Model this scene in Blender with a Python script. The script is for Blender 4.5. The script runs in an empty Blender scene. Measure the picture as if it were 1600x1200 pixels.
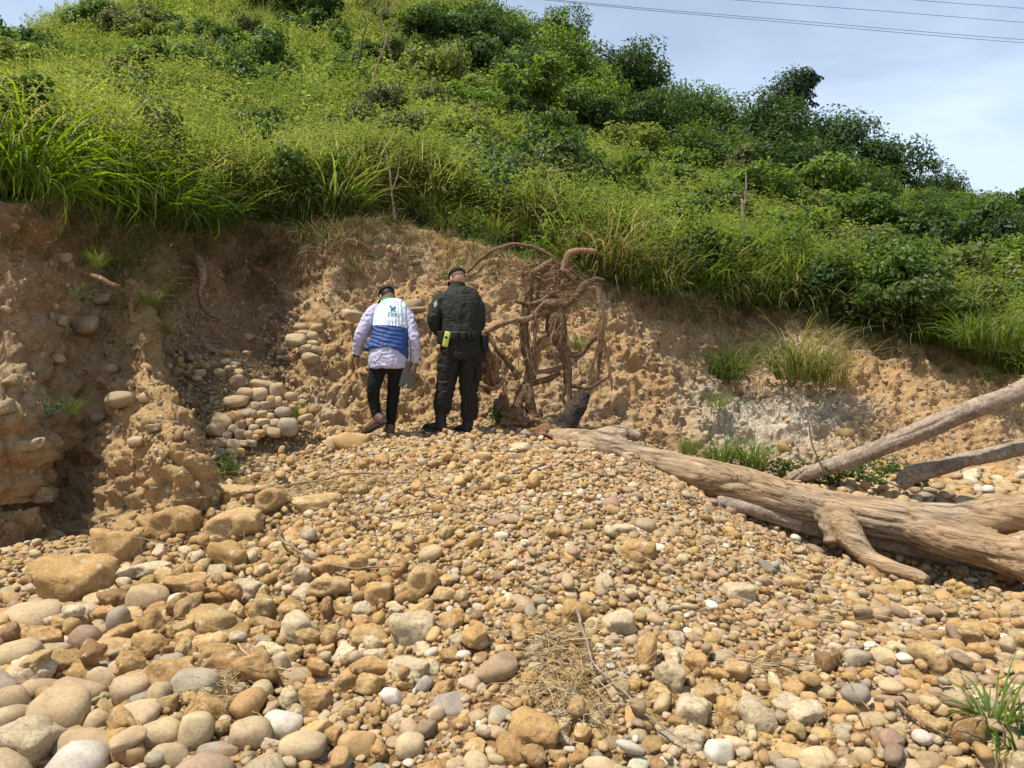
import bpy, bmesh, math
import numpy as np
from mathutils import Vector, Matrix, Quaternion
from mathutils.bvhtree import BVHTree

rng = np.random.default_rng(11)
scene = bpy.context.scene
COL = scene.collection

# ------------------------------------------------------------------ camera
F = 1209.0                      # focal length in photo pixels (1600 wide)
CAMZ = 1.6
cam_data = bpy.data.cameras.new('camera')
cam_data.sensor_fit = 'HORIZONTAL'
cam_data.sensor_width = 36.0
cam_data.lens = 36.0 * F / 1600.0
cam_data.clip_start = 0.05
cam_data.clip_end = 3000.0
cam = bpy.data.objects.new('camera', cam_data)
COL.objects.link(cam)
cam.location = (0, 0, CAMZ)
cam.rotation_euler = (math.radians(90), 0, 0)
scene.camera = cam

# ------------------------------------------------------------------ sky, sun, exposure
SUN = Vector((-0.40, -0.14, 1.0)).normalized()
SUN_EL = math.asin(SUN.z)
SUN_AZ = math.atan2(SUN.x, SUN.y)
world = bpy.data.worlds.new('World')
scene.world = world
world.use_nodes = True
wt = world.node_tree
wt.nodes.clear()
w_out = wt.nodes.new('ShaderNodeOutputWorld')
w_bg = wt.nodes.new('ShaderNodeBackground')
w_sky = wt.nodes.new('ShaderNodeTexSky')
w_sky.sky_type = 'NISHITA'
w_sky.sun_disc = False
w_sky.sun_elevation = SUN_EL
w_sky.sun_rotation = SUN_AZ
w_sky.altitude = 600
w_sky.air_density = 1.0
w_sky.dust_density = 1.2
w_sky.ozone_density = 1.0
w_bg.inputs['Strength'].default_value = 0.085
w_tc = wt.nodes.new('ShaderNodeTexCoord')
w_map = wt.nodes.new('ShaderNodeMapping')
w_map.inputs['Rotation'].default_value = (0.2, 0.35, 0.5)
w_map.inputs['Scale'].default_value = (1.0, 1.6, 3.4)
w_n = wt.nodes.new('ShaderNodeTexNoise')
w_n.inputs['Scale'].default_value = 1.7
w_n.inputs['Detail'].default_value = 7.0
w_n.inputs['Roughness'].default_value = 0.55
w_n.inputs['Distortion'].default_value = 0.35
w_r = wt.nodes.new('ShaderNodeValToRGB')
w_r.color_ramp.elements[0].position = 0.30
w_r.color_ramp.elements[0].color = (0.38, 0.38, 0.38, 1)
w_r.color_ramp.elements[1].position = 0.66
w_r.color_ramp.elements[1].color = (1, 1, 1, 1)
w_mix = wt.nodes.new('ShaderNodeMixRGB')
w_mix.inputs['Color2'].default_value = (7.0, 8.5, 10.8, 1)
wt.links.new(w_tc.outputs['Generated'], w_map.inputs['Vector'])
wt.links.new(w_map.outputs['Vector'], w_n.inputs['Vector'])
wt.links.new(w_n.outputs['Fac'], w_r.inputs['Fac'])
# thin cloud: the slant path through the layer grows towards the horizon
w_sep = wt.nodes.new('ShaderNodeSeparateXYZ'); wt.links.new(w_tc.outputs['Generated'], w_sep.inputs[0])
w_mx = wt.nodes.new('ShaderNodeMath'); w_mx.operation = 'MAXIMUM'; w_mx.inputs[1].default_value = 0.22; wt.links.new(w_sep.outputs['Z'], w_mx.inputs[0])
w_dv = wt.nodes.new('ShaderNodeMath'); w_dv.operation = 'DIVIDE'; w_dv.inputs[0].default_value = 0.30; wt.links.new(w_mx.outputs[0], w_dv.inputs[1])
w_ml = wt.nodes.new('ShaderNodeMath'); w_ml.operation = 'MULTIPLY'; w_ml.use_clamp = True; wt.links.new(w_dv.outputs[0], w_ml.inputs[0]); wt.links.new(w_r.outputs['Color'], w_ml.inputs[1])
wt.links.new(w_ml.outputs[0], w_mix.inputs['Fac'])
wt.links.new(w_sky.outputs['Color'], w_mix.inputs['Color1'])
wt.links.new(w_mix.outputs['Color'], w_bg.inputs['Color'])
wt.links.new(w_bg.outputs['Background'], w_out.inputs['Surface'])

sun_data = bpy.data.lights.new('sun', 'SUN')
sun_data.energy = 4.8
sun_data.angle = math.radians(0.53)
sun_data.color = (1.0, 0.945, 0.86)
sun = bpy.data.objects.new('sun', sun_data)
COL.objects.link(sun)
sun.rotation_euler = SUN.to_track_quat('Z', 'Y').to_euler()
sun.location = (-20, 8, 40)

scene.view_settings.view_transform = 'Standard'
scene.view_settings.look = 'None'
scene.view_settings.exposure = 0.40
scene.view_settings.gamma = 1.0
scene.view_settings.use_curve_mapping = False
scene.render.engine = 'CYCLES'
scene.cycles.max_bounces = 4
scene.cycles.diffuse_bounces = 2
scene.cycles.glossy_bounces = 2
scene.cycles.transmission_bounces = 3
scene.cycles.transparent_max_bounces = 6
scene.cycles.caustics_reflective = False
scene.cycles.caustics_refractive = False
scene.cycles.use_denoising = True
scene.cycles.use_adaptive_sampling = True
scene.cycles.adaptive_threshold = 0.02

# ------------------------------------------------------------------ helpers
def P(px, py, Y):
    """a point seen at photo pixel (px, py), Y metres in front of the camera"""
    return Vector(((px - 800.0) / F * Y, Y, CAMZ + (600.0 - py) / F * Y))

def tag(o, label=None, cat=None, group=None, kind=None):
    if label: o['label'] = label
    if cat: o['category'] = cat
    if group: o['group'] = group
    if kind: o['kind'] = kind
    return o

def empty(name, loc):
    o = bpy.data.objects.new(name, None)
    o.empty_display_size = 0.1
    o.location = loc
    COL.objects.link(o)
    return o

def link(name, me, parent=None, mat=None):
    o = bpy.data.objects.new(name, me)
    COL.objects.link(o)
    if mat is not None:
        if len(me.materials) == 0: me.materials.append(mat)
        else: me.materials[0] = mat
    if parent is not None:
        o.parent = parent
        o.matrix_parent_inverse = Matrix.Translation(-parent.location)
    return o

def mesh_from(name, V, Fc, smooth=True):
    me = bpy.data.meshes.new(name)
    V = np.asarray(V, dtype=np.float32)
    if isinstance(Fc, np.ndarray):
        n, k = Fc.shape
        me.vertices.add(len(V)); me.vertices.foreach_set('co', V.ravel())
        me.loops.add(n * k); me.loops.foreach_set('vertex_index', Fc.ravel().astype(np.int32))
        me.polygons.add(n)
        me.polygons.foreach_set('loop_start', np.arange(0, n * k, k, dtype=np.int32))
        me.update(calc_edges=True)
    else:
        me.from_pydata([tuple(map(float, v)) for v in V], [], Fc)
    if smooth and len(me.polygons):
        me.polygons.foreach_set('use_smooth', np.ones(len(me.polygons), dtype=bool))
    me.validate()
    me.update()
    return me

def verts_of(me):
    a = np.empty(len(me.vertices) * 3, np.float32); me.vertices.foreach_get('co', a)
    return a.reshape(-1, 3).astype(float)

def normals_of(me):
    a = np.empty(len(me.vertices) * 3, np.float32)
    me.vertex_normals.foreach_get('vector', a)
    return a.reshape(-1, 3).astype(float)

def set_verts(me, V):
    me.vertices.foreach_set('co', np.asarray(V, np.float32).ravel()); me.update()

def add_attr(me, name, data, kind='FLOAT', domain='POINT'):
    a = me.attributes.new(name, kind, domain)
    key = {'FLOAT': 'value', 'INT': 'value', 'FLOAT_VECTOR': 'vector', 'FLOAT_COLOR': 'color'}[kind]
    a.data.foreach_set(key, np.asarray(data, np.int32 if kind == 'INT' else np.float32).ravel())

def _hash(ix, iy, iz, seed):
    h = (ix * 374761393 + iy * 668265263 + iz * 2147483647 + seed * 1274126177) & 0xFFFFFFFF
    h = ((h ^ (h >> 13)) * 1274126177) & 0xFFFFFFFF
    h = (h ^ (h >> 16)) & 0xFFFFFFFF
    h = (h * 2246822519) & 0xFFFFFFFF
    h = h ^ (h >> 15)
    return h.astype(np.float64) / 4294967295.0

def vnoise(p, seed=0):
    p = np.asarray(p, float)
    i = np.floor(p).astype(np.int64); f = p - i
    f = f * f * f * (f * (f * 6 - 15) + 10)
    out = 0.0
    for dx in (0, 1):
        wx = f[:, 0] if dx else 1 - f[:, 0]
        for dy in (0, 1):
            wy = f[:, 1] if dy else 1 - f[:, 1]
            for dz in (0, 1):
                wz = f[:, 2] if dz else 1 - f[:, 2]
                out = out + wx * wy * wz * _hash(i[:, 0] + dx, i[:, 1] + dy, i[:, 2] + dz, seed)
    return out * 2 - 1

def fbm(p, freq=1.0, octaves=4, seed=0, gain=0.5, lac=2.1):
    p = np.asarray(p, float) * freq
    a, s, t = 1.0, 0.0, 0.0
    for k in range(octaves):
        s = s + a * vnoise(p + 17.3 * k, seed + k); t += a
        a *= gain; p = p * lac
    return s / t

def worley(p, freq, seed=0):
    """distance to the nearest of one random point per cell"""
    p = np.asarray(p, float) * freq
    i = np.floor(p).astype(np.int64); best = np.full(len(p), 9.0)
    for dx in (-1, 0, 1):
        for dy in (-1, 0, 1):
            for dz in (-1, 0, 1):
                c = i + np.array([dx, dy, dz])
                q = c + np.stack([_hash(c[:, 0], c[:, 1], c[:, 2], seed + k) for k in (1, 2, 3)], 1)
                best = np.minimum(best, ((q - p) ** 2).sum(1))
    return np.sqrt(best)

def catmull(pts, n):
    """smooth curve through pts (k, d), n samples, returns (n, d)"""
    pts = np.asarray(pts, float)
    k = len(pts)
    if k == 2:
        t = np.linspace(0, 1, n)[:, None]
        return pts[0] * (1 - t) + pts[1] * t
    ext = np.vstack([2 * pts[0] - pts[1], pts, 2 * pts[-1] - pts[-2]])
    u = np.linspace(0, k - 1, n)
    i = np.minimum(u.astype(int), k - 2)
    t = (u - i)[:, None]
    p0, p1, p2, p3 = ext[i], ext[i + 1], ext[i + 2], ext[i + 3]
    return 0.5 * (2 * p1 + (p2 - p0) * t + (2 * p0 - 5 * p1 + 4 * p2 - p3) * t**2 + (3 * p1 - p0 - 3 * p2 + p3) * t**3)

def tube(path, radii, sides=10, seg=None, ry=None, ref=(0, 1, 0), cap=True, rough=0.0, seed=0, rfreq=6.0, twist=0.0):
    """tapered tube along a smooth path -> (V, F). radii per path point; ry = second half axis (towards ref)"""
    path = np.asarray([tuple(p) for p in path], float)
    rx = np.asarray(radii, float)
    ryv = rx if ry is None else np.asarray(ry, float)
    d = np.hstack([path, rx[:, None], ryv[:, None]])
    if seg is None: seg = max(6, (len(path) - 1) * 5)
    c = catmull(d, seg)
    pos, a, b = c[:, :3], np.maximum(c[:, 3], 1e-4), np.maximum(c[:, 4], 1e-4)
    tan = np.gradient(pos, axis=0)
    tan /= np.linalg.norm(tan, axis=1)[:, None] + 1e-12
    ref = np.asarray(ref, float)
    dp = ref - (tan @ ref)[:, None] * tan
    bad = np.linalg.norm(dp, axis=1) < 0.25
    if bad.any():
        alt = np.array([0.3, 0.2, 1.0]); da = alt - (tan @ alt)[:, None] * tan
        dp[bad] = da[bad]
    # keep frames continuous
    for i in range(1, len(dp)):
        if np.dot(dp[i], dp[i - 1]) < 0: dp[i] = -dp[i]
    dp /= np.linalg.norm(dp, axis=1)[:, None]
    sd = np.cross(tan, dp)
    ang = np.linspace(0, 2 * np.pi, sides, endpoint=False)
    aa = ang[None, :] + twist * np.linspace(0, 1, seg)[:, None]
    V = pos[:, None, :] + (np.cos(aa) * a[:, None])[:, :, None] * sd[:, None, :] + (np.sin(aa) * b[:, None])[:, :, None] * dp[:, None, :]
    V = V.reshape(-1, 3)
    if rough > 0:
        ctr = np.repeat(pos, sides, axis=0)
        n = fbm(V, rfreq, 3, seed)
        V = ctr + (V - ctr) * (1 + rough * n)[:, None]
    Fc = []
    for i in range(seg - 1):
        for j in range(sides):
            j2 = (j + 1) % sides
            Fc.append((i * sides + j, i * sides + j2, (i + 1) * sides + j2, (i + 1) * sides + j))
    if cap:
        Fc.append(tuple(range(sides - 1, -1, -1)))
        Fc.append(tuple((seg - 1) * sides + j for j in range(sides)))
    return V, Fc

def join_parts(parts):
    Vs, Fs, off = [], [], 0
    for V, Fc in parts:
        V = np.asarray(V, float)
        Vs.append(V)
        Fs += [tuple(i + off for i in f) for f in (Fc.tolist() if isinstance(Fc, np.ndarray) else Fc)]
        off += len(V)
    return np.vstack(Vs), Fs

def blob(c, r, sub=3, rot=None):
    bm = bmesh.new()
    bmesh.ops.create_icosphere(bm, subdivisions=sub, radius=1)
    V = np.array([v.co[:] for v in bm.verts]) * np.asarray(r, float)
    if rot is not None: V = V @ np.array(rot.to_matrix()).T
    Fc = [tuple(v.index for v in f.verts) for f in bm.faces]
    bm.free()
    return V + np.asarray(tuple(c)), Fc

def box(c, s, bevel=0.0, rot=None):
    bm = bmesh.new()
    bmesh.ops.create_cube(bm, size=1)
    for v in bm.verts: v.co = Vector((v.co.x * s[0], v.co.y * s[1], v.co.z * s[2]))
    if bevel > 0:
        bmesh.ops.bevel(bm, geom=bm.edges[:], offset=bevel, segments=2, affect='EDGES', profile=0.6)
    V = np.array([v.co[:] for v in bm.verts])
    if rot is not None: V = V @ np.array(rot.to_matrix()).T
    Fc = [tuple(v.index for v in f.verts) for f in bm.faces]
    bm.free()
    return V + np.asarray(tuple(c)), Fc

def fuse(name, parts, voxel, smooth=4, factor=0.5):
    """one continuous surface from overlapping closed shapes"""
    V, Fc = join_parts(parts)
    me = mesh_from('tmp', V, Fc)
    o = bpy.data.objects.new('tmp', me)
    COL.objects.link(o)
    m = o.modifiers.new('r', 'REMESH'); m.mode = 'VOXEL'; m.voxel_size = voxel; m.adaptivity = 0
    if smooth:
        s = o.modifiers.new('s', 'SMOOTH'); s.iterations = smooth; s.factor = factor
    dg = bpy.context.evaluated_depsgraph_get()
    dg.update()
    out = bpy.data.meshes.new_from_object(o.evaluated_get(dg))
    bpy.data.objects.remove(o); bpy.data.meshes.remove(me)
    out.name = name
    out.polygons.foreach_set('use_smooth', np.ones(len(out.polygons), dtype=bool))
    return out

# ------------------------------------------------------------------ materials
class NT:
    def __init__(s, name):
        s.m = bpy.data.materials.new(name); s.m.use_nodes = True
        s.t = s.m.node_tree; s.t.nodes.clear()
        s.out = s.t.nodes.new('ShaderNodeOutputMaterial')
        s.pos = None
    def n(s, typ, **kw):
        nd = s.t.nodes.new(typ)
        for k, v in kw.items():
            if k.startswith('_'): setattr(nd, k[1:], v)
            else: nd.inputs[k.replace('__', ' ')].default_value = v
        return nd
    def l(s, a, b): s.t.links.new(a, b)
    def coord(s):
        if s.pos is None: s.pos = s.n('ShaderNodeNewGeometry')
        return s.pos.outputs['Position']
    def noise(s, scale, detail=4, rough=0.55, vec=None, dist=0.0):
        nd = s.n('ShaderNodeTexNoise', Scale=scale, Detail=detail, Roughness=rough, Distortion=dist)
        s.l(vec if vec is not None else s.coord(), nd.inputs['Vector'])
        return nd.outputs['Fac']
    def mapping(s, scale, vec=None, rot=(0, 0, 0)):
        nd = s.n('ShaderNodeMapping', Scale=scale, Rotation=rot)
        s.l(vec if vec is not None else s.coord(), nd.inputs['Vector'])
        return nd.outputs['Vector']
    def ramp(s, fac, stops):
        nd = s.n('ShaderNodeValToRGB')
        e = nd.color_ramp.elements
        while len(e) < len(stops): e.new(0.5)
        for el, (p, c) in zip(e, stops):
            el.position = p
            el.color = (c, c, c, 1) if not hasattr(c, '__len__') else (*c, 1)
        s.l(fac, nd.inputs['Fac'])
        return nd.outputs['Color']
    def mix(s, fac, a, b, mode='MIX'):
        nd = s.n('ShaderNodeMixRGB', _blend_type=mode)
        for sock, v in ((nd.inputs['Fac'], fac), (nd.inputs['Color1'], a), (nd.inputs['Color2'], b)):
            if hasattr(v, 'is_output'): s.l(v, sock)
            elif hasattr(v, '__len__'): sock.default_value = (*v, 1)
            else: sock.default_value = v if sock.type == 'VALUE' else (v, v, v, 1)
        return nd.outputs['Color']
    def math(s, op, a, b=0.0):
        nd = s.n('ShaderNodeMath', _operation=op)
        for sock, v in ((nd.inputs[0], a), (nd.inputs[1], b)):
            if hasattr(v, 'is_output'): s.l(v, sock)
            else: sock.default_value = v
        return nd.outputs[0]
    def bump(s, h, strength=0.4, dist=0.02, prev=None):
        nd = s.n('ShaderNodeBump', Strength=strength, Distance=dist)
        s.l(h, nd.inputs['Height'])
        if prev is not None: s.l(prev, nd.inputs['Normal'])
        return nd.outputs['Normal']
    def principled(s, color, rough=0.85, normal=None, spec=0.3, metallic=0.0):
        nd = s.n('ShaderNodeBsdfPrincipled', Metallic=metallic)
        nd.inputs['Specular IOR Level'].default_value = spec
        for sock, v in ((nd.inputs['Base Color'], color), (nd.inputs['Roughness'], rough)):
            if hasattr(v, 'is_output'): s.l(v, sock)
            elif hasattr(v, '__len__'): sock.default_value = (*v, 1)
            else: sock.default_value = v
        if normal is not None: s.l(normal, nd.inputs['Normal'])
        return nd.outputs['BSDF']
    def done(s, shader):
        s.l(shader, s.out.inputs['Surface']); return s.m

def tint_socket(t, src):
    """colour of one individual: the object's own colour, or the colour stored on its scatter point"""
    if src == 'obj':
        return t.n('ShaderNodeObjectInfo').outputs['Color']
    a = t.n('ShaderNodeAttribute', _attribute_type='INSTANCER', _attribute_name='tint')
    return a.outputs['Color']

def mat_stone(name, src, angular=False):
    t = NT(name)
    base = tint_socket(t, src)
    n1 = t.noise(9, 4, 0.6)
    n2 = t.noise(55, 5, 0.7)
    n3 = t.noise(240, 3, 0.7)
    c = t.mix(1.0, base, t.ramp(n1, [(0.25, 0.72), (0.5, 1.0), (0.75, 1.22)]), 'MULTIPLY')
    c = t.mix(1.0, c, t.ramp(n2, [(0.28, 0.74), (0.5, 1.0), (0.72, 1.14)]), 'MULTIPLY')
    if angular:
        w = t.ramp(t.noise(16, 5, 0.65), [(0.56, 0.0), (0.66, 0.75)])
        c = t.mix(w, c, (0.62, 0.52, 0.36))
        d = t.ramp(n2, [(0.33, 0.6), (0.44, 0.0)])
        c = t.mix(d, c, (0.20, 0.11, 0.045))
        nb = t.bump(t.noise(38, 6, 0.72), 0.9, 0.02)
        nb = t.bump(n3, 0.55, 0.004, nb)
        return t.done(t.principled(c, 0.95, nb, 0.12))
    d = t.ramp(t.noise(14, 5, 0.7), [(0.55, 0.0), (0.72, 0.55)])
    c = t.mix(d, c, (0.44, 0.33, 0.19))            # dried silt sticking to the stone
    pit = t.ramp(t.noise(95, 4, 0.75), [(0.30, 0.35), (0.42, 1.0)])
    c = t.mix(1.0, c, t.ramp(pit, [(0.3, 0.72), (1.0, 1.0)]), 'MULTIPLY')
    nb = t.bump(n2, 0.45, 0.008)
    nb = t.bump(pit, 0.4, 0.003, nb)
    nb = t.bump(n3, 0.35, 0.002, nb)
    return t.done(t.principled(c, 0.78, nb, 0.28))

def mat_soil(name, bank=False):
    t = NT(name)
    n0 = t.noise(0.8, 4, 0.6)
    n1 = t.noise(4.5, 6, 0.65)
    n2 = t.noise(26, 6, 0.7)
    n3 = t.noise(120, 4, 0.7)
    c = t.ramp(n1, [(0.28, (0.31, 0.195, 0.095)), (0.48, (0.45, 0.305, 0.16)), (0.68, (0.53, 0.39, 0.23))])
    c = t.mix(t.ramp(n0, [(0.42, 0.0), (0.62, 0.6)]), c, (0.44, 0.25, 0.095))
    c = t.mix(1.0, c, t.ramp(n2, [(0.25, 0.6), (0.5, 1.0), (0.75, 1.2)]), 'MULTIPLY')
    c = t.mix(1.0, c, t.ramp(n3, [(0.25, 0.78), (0.5, 1.0), (0.75, 1.12)]), 'MULTIPLY')
    if not bank: c = t.mix(1.0, c, (0.70, 0.66, 0.62), 'MULTIPLY')      # earth darkened so the gaps between stones read as shade
    if bank:
        at = t.n('ShaderNodeAttribute', _attribute_type='GEOMETRY', _attribute_name='layer')
        sep = t.n('ShaderNodeSeparateColor'); t.l(at.outputs['Color'], sep.inputs['Color'])
        pale = t.math('MULTIPLY', sep.outputs['Red'], t.ramp(t.noise(5, 5, 0.7), [(0.35, 0.25), (0.6, 1.0)]))
        c = t.mix(pale, c, t.ramp(t.noise(30, 5, 0.7), [(0.3, (0.42, 0.36, 0.26)), (0.7, (0.68, 0.62, 0.50))]))
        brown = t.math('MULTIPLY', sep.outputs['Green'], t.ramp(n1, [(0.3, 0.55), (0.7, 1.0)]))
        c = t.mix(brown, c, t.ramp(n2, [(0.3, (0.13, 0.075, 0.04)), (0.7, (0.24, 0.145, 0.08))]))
        ochre = t.math('MULTIPLY', sep.outputs['Blue'], t.ramp(n1, [(0.3, 0.5), (0.65, 1.0)]))
        c = t.mix(ochre, c, t.ramp(n2, [(0.3, (0.37, 0.225, 0.09)), (0.7, (0.56, 0.375, 0.175))]))
        white = t.ramp(t.n('ShaderNodeTexVoronoi', Scale=24.0).outputs['Distance'], [(0.0, 1), (1, 1)])
    # small stones showing in the earth
    vo = t.n('ShaderNodeTexVoronoi', Scale=34.0); t.l(t.coord(), vo.inputs['Vector'])
    pick = t.ramp(vo.outputs['Color'], [(0.58, 0.0), (0.62, 1.0)])
    near = t.ramp(vo.outputs['Distance'], [(0.25, 1.0), (0.42, 0.0)])
    peb = t.math('MULTIPLY', pick, near)
    c = t.mix(t.math('MULTIPLY', peb, 0.7), c, t.mix(0.5, c, (0.52, 0.43, 0.30)))
    h = t.math('ADD', t.math('MULTIPLY', n2, 1.0), t.math('MULTIPLY', peb, 0.35))
    nb = t.bump(h, 0.95, 0.035)
    nb = t.bump(n3, 0.6, 0.008, nb)
    return t.done(t.principled(c, 0.97, nb, 0.08))

def mat_leaf(name, src, rough=0.5, trans=0.46, var=0.35, spec=0.35, dead=(0.93, 0.3), deadc=(0.24, 0.23, 0.06)):
    t = NT(name)
    base = tint_socket(t, src)
    g = t.n('ShaderNodeNewGeometry')
    r = g.outputs['Random Per Island']
    c = t.mix(1.0, base, t.ramp(r, [(0.0, 1 - var), (0.6, 1.0), (1.0, 1 + var * 1.1)]), 'MULTIPLY')
    yel = t.ramp(r, [(dead[0], 0.0), (min(dead[0] + 0.08, 0.995), dead[1])])
    c = t.mix(yel, c, deadc)
    big = t.ramp(t.noise(0.55, 3, 0.6), [(0.3, 0.78), (0.5, 1.0), (0.7, 1.2)])
    c = t.mix(1.0, c, big, 'MULTIPLY')
    p = t.principled(c, rough, None, spec)
    tr = t.n('ShaderNodeBsdfTranslucent')
    hs = t.n('ShaderNodeHueSaturation', Hue=0.485, Saturation=1.12, Value=1.5); t.l(c, hs.inputs['Color'])
    t.l(hs.outputs['Color'], tr.inputs['Color'])
    mx = t.n('ShaderNodeMixShader', Fac=trans)
    t.l(p, mx.inputs[1]); t.l(tr.outputs[0], mx.inputs[2])
    return t.done(mx.outputs[0])

def mat_wood(name, a, b, c3, bumpd=0.012, scale=1.0, stretch=None):
    t = NT(name)
    tc = t.n('ShaderNodeTexCoord')
    v = tc.outputs['UV'] if stretch else t.coord()
    if stretch: v = t.mapping(stretch, v)
    n1 = t.noise(5 * scale, 6, 0.65, v, 0.4)
    n2 = t.noise(22 * scale, 6, 0.7, v, 0.3)
    n3 = t.noise(3.0, 4, 0.6)
    n4 = t.noise(160, 4, 0.7)
    c = t.ramp(n2, [(0.28, a), (0.5, b), (0.72, c3)])
    c = t.mix(1.0, c, t.ramp(n1, [(0.28, 0.6), (0.5, 1.0), (0.74, 1.2)]), 'MULTIPLY')
    c = t.mix(1.0, c, t.ramp(n3, [(0.3, 0.75), (0.7, 1.18)]), 'MULTIPLY')
    nb = t.bump(n2, 0.8, bumpd)
    nb = t.bump(n4, 0.4, bumpd * 0.2, nb)
    return t.done(t.principled(c, 0.88, nb, 0.15))

def mat_plain(name, col, rough=0.8, var=0.2, scale=30, bump=0.3, bd=0.004, spec=0.25, metallic=0.0):
    t = NT(name)
    n = t.noise(scale, 5, 0.65)
    c = t.mix(1.0, col, t.ramp(n, [(0.25, 1 - var), (0.5, 1.0), (0.75, 1 + var)]), 'MULTIPLY')
    nb = t.bump(n, bump, bd)
    return t.done(t.principled(c, rough, nb, spec, metallic))

def mat_cloth(name, col, weave=500, fold=18, rough=0.85, spec=0.15, foldd=0.01, quilt=None):
    t = NT(name)
    n = t.noise(fold, 4, 0.6, t.mapping((1.0, 1.0, 1.7)), 0.6)
    n2 = t.noise(weave, 2, 0.6)
    c = t.mix(1.0, col, t.ramp(n, [(0.25, 0.85), (0.5, 1.0), (0.75, 1.12)]), 'MULTIPLY')
    nb = t.bump(n, 0.5, foldd)
    if quilt:
        w = t.n('ShaderNodeTexWave', _wave_type='BANDS', _bands_direction='X', Scale=quilt[3], Distortion=3.5, Detail=2.0)
        w.inputs['Detail Scale'].default_value = 1.2
        t.l(t.mapping((1, 1, 1), None, quilt[:3]), w.inputs['Vector'])
        nb = t.bump(w.outputs['Fac'], 0.75, 0.010, nb)
    nb = t.bump(n2, 0.15, 0.001, nb)
    return t.done(t.principled(c, rough, nb, spec))

M = {}
M['stone'] = mat_stone('stone', 'obj')
M['stone_i'] = mat_stone('stone_scatter', 'inst')
M['rock'] = mat_stone('ochre_rock', 'obj', True)
M['rock_i'] = mat_stone('ochre_rock_scatter', 'inst', True)
M['soil'] = mat_soil('gravelly_soil')
M['bank'] = mat_soil('eroded_earth', True)
M['leaf'] = mat_leaf('bush_leaf', 'obj')
M['leaf_i'] = mat_leaf('weed_leaf', 'inst', 0.6, 0.46, 0.26, 0.2)
M['grass'] = mat_leaf('grass_blade', 'obj', 0.5, 0.48, 0.3, 0.3, (0.84, 0.85), (0.34, 0.27, 0.12))
M['grass_i'] = mat_leaf('grass_blade_scatter', 'inst', 0.5, 0.48, 0.32, 0.3, (0.84, 0.8), (0.34, 0.27, 0.12))
M['log'] = mat_wood('weathered_trunk', (0.17, 0.105, 0.06), (0.37, 0.265, 0.165), (0.50, 0.395, 0.275), 0.02, 1.0)
M['limb'] = mat_wood('grey_driftwood', (0.13, 0.09, 0.06), (0.30, 0.23, 0.165), (0.43, 0.36, 0.28), 0.012, 1.3)
M['root'] = mat_wood('tan_root', (0.09, 0.052, 0.028), (0.27, 0.17, 0.092), (0.50, 0.36, 0.22), 0.010, 1.6)
M['rootd'] = mat_wood('dark_root', (0.05, 0.03, 0.017), (0.16, 0.10, 0.055), (0.34, 0.23, 0.14), 0.010, 1.6)
M['char'] = mat_wood('charred_wood', (0.012, 0.010, 0.008), (0.05, 0.038, 0.03), (0.14, 0.11, 0.085), 0.02, 1.6)
M['twig'] = mat_wood('dry_twig', (0.10, 0.065, 0.035), (0.22, 0.155, 0.095), (0.36, 0.28, 0.18), 0.003, 3.0)
M['bark'] = mat_wood('bark', (0.05, 0.035, 0.022), (0.12, 0.09, 0.06), (0.22, 0.18, 0.13), 0.01, 1.5)
M['earth'] = mat_plain('root_earth', (0.24, 0.145, 0.075), 0.97, 0.5, 30, 1.0, 0.03, 0.05)

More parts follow.
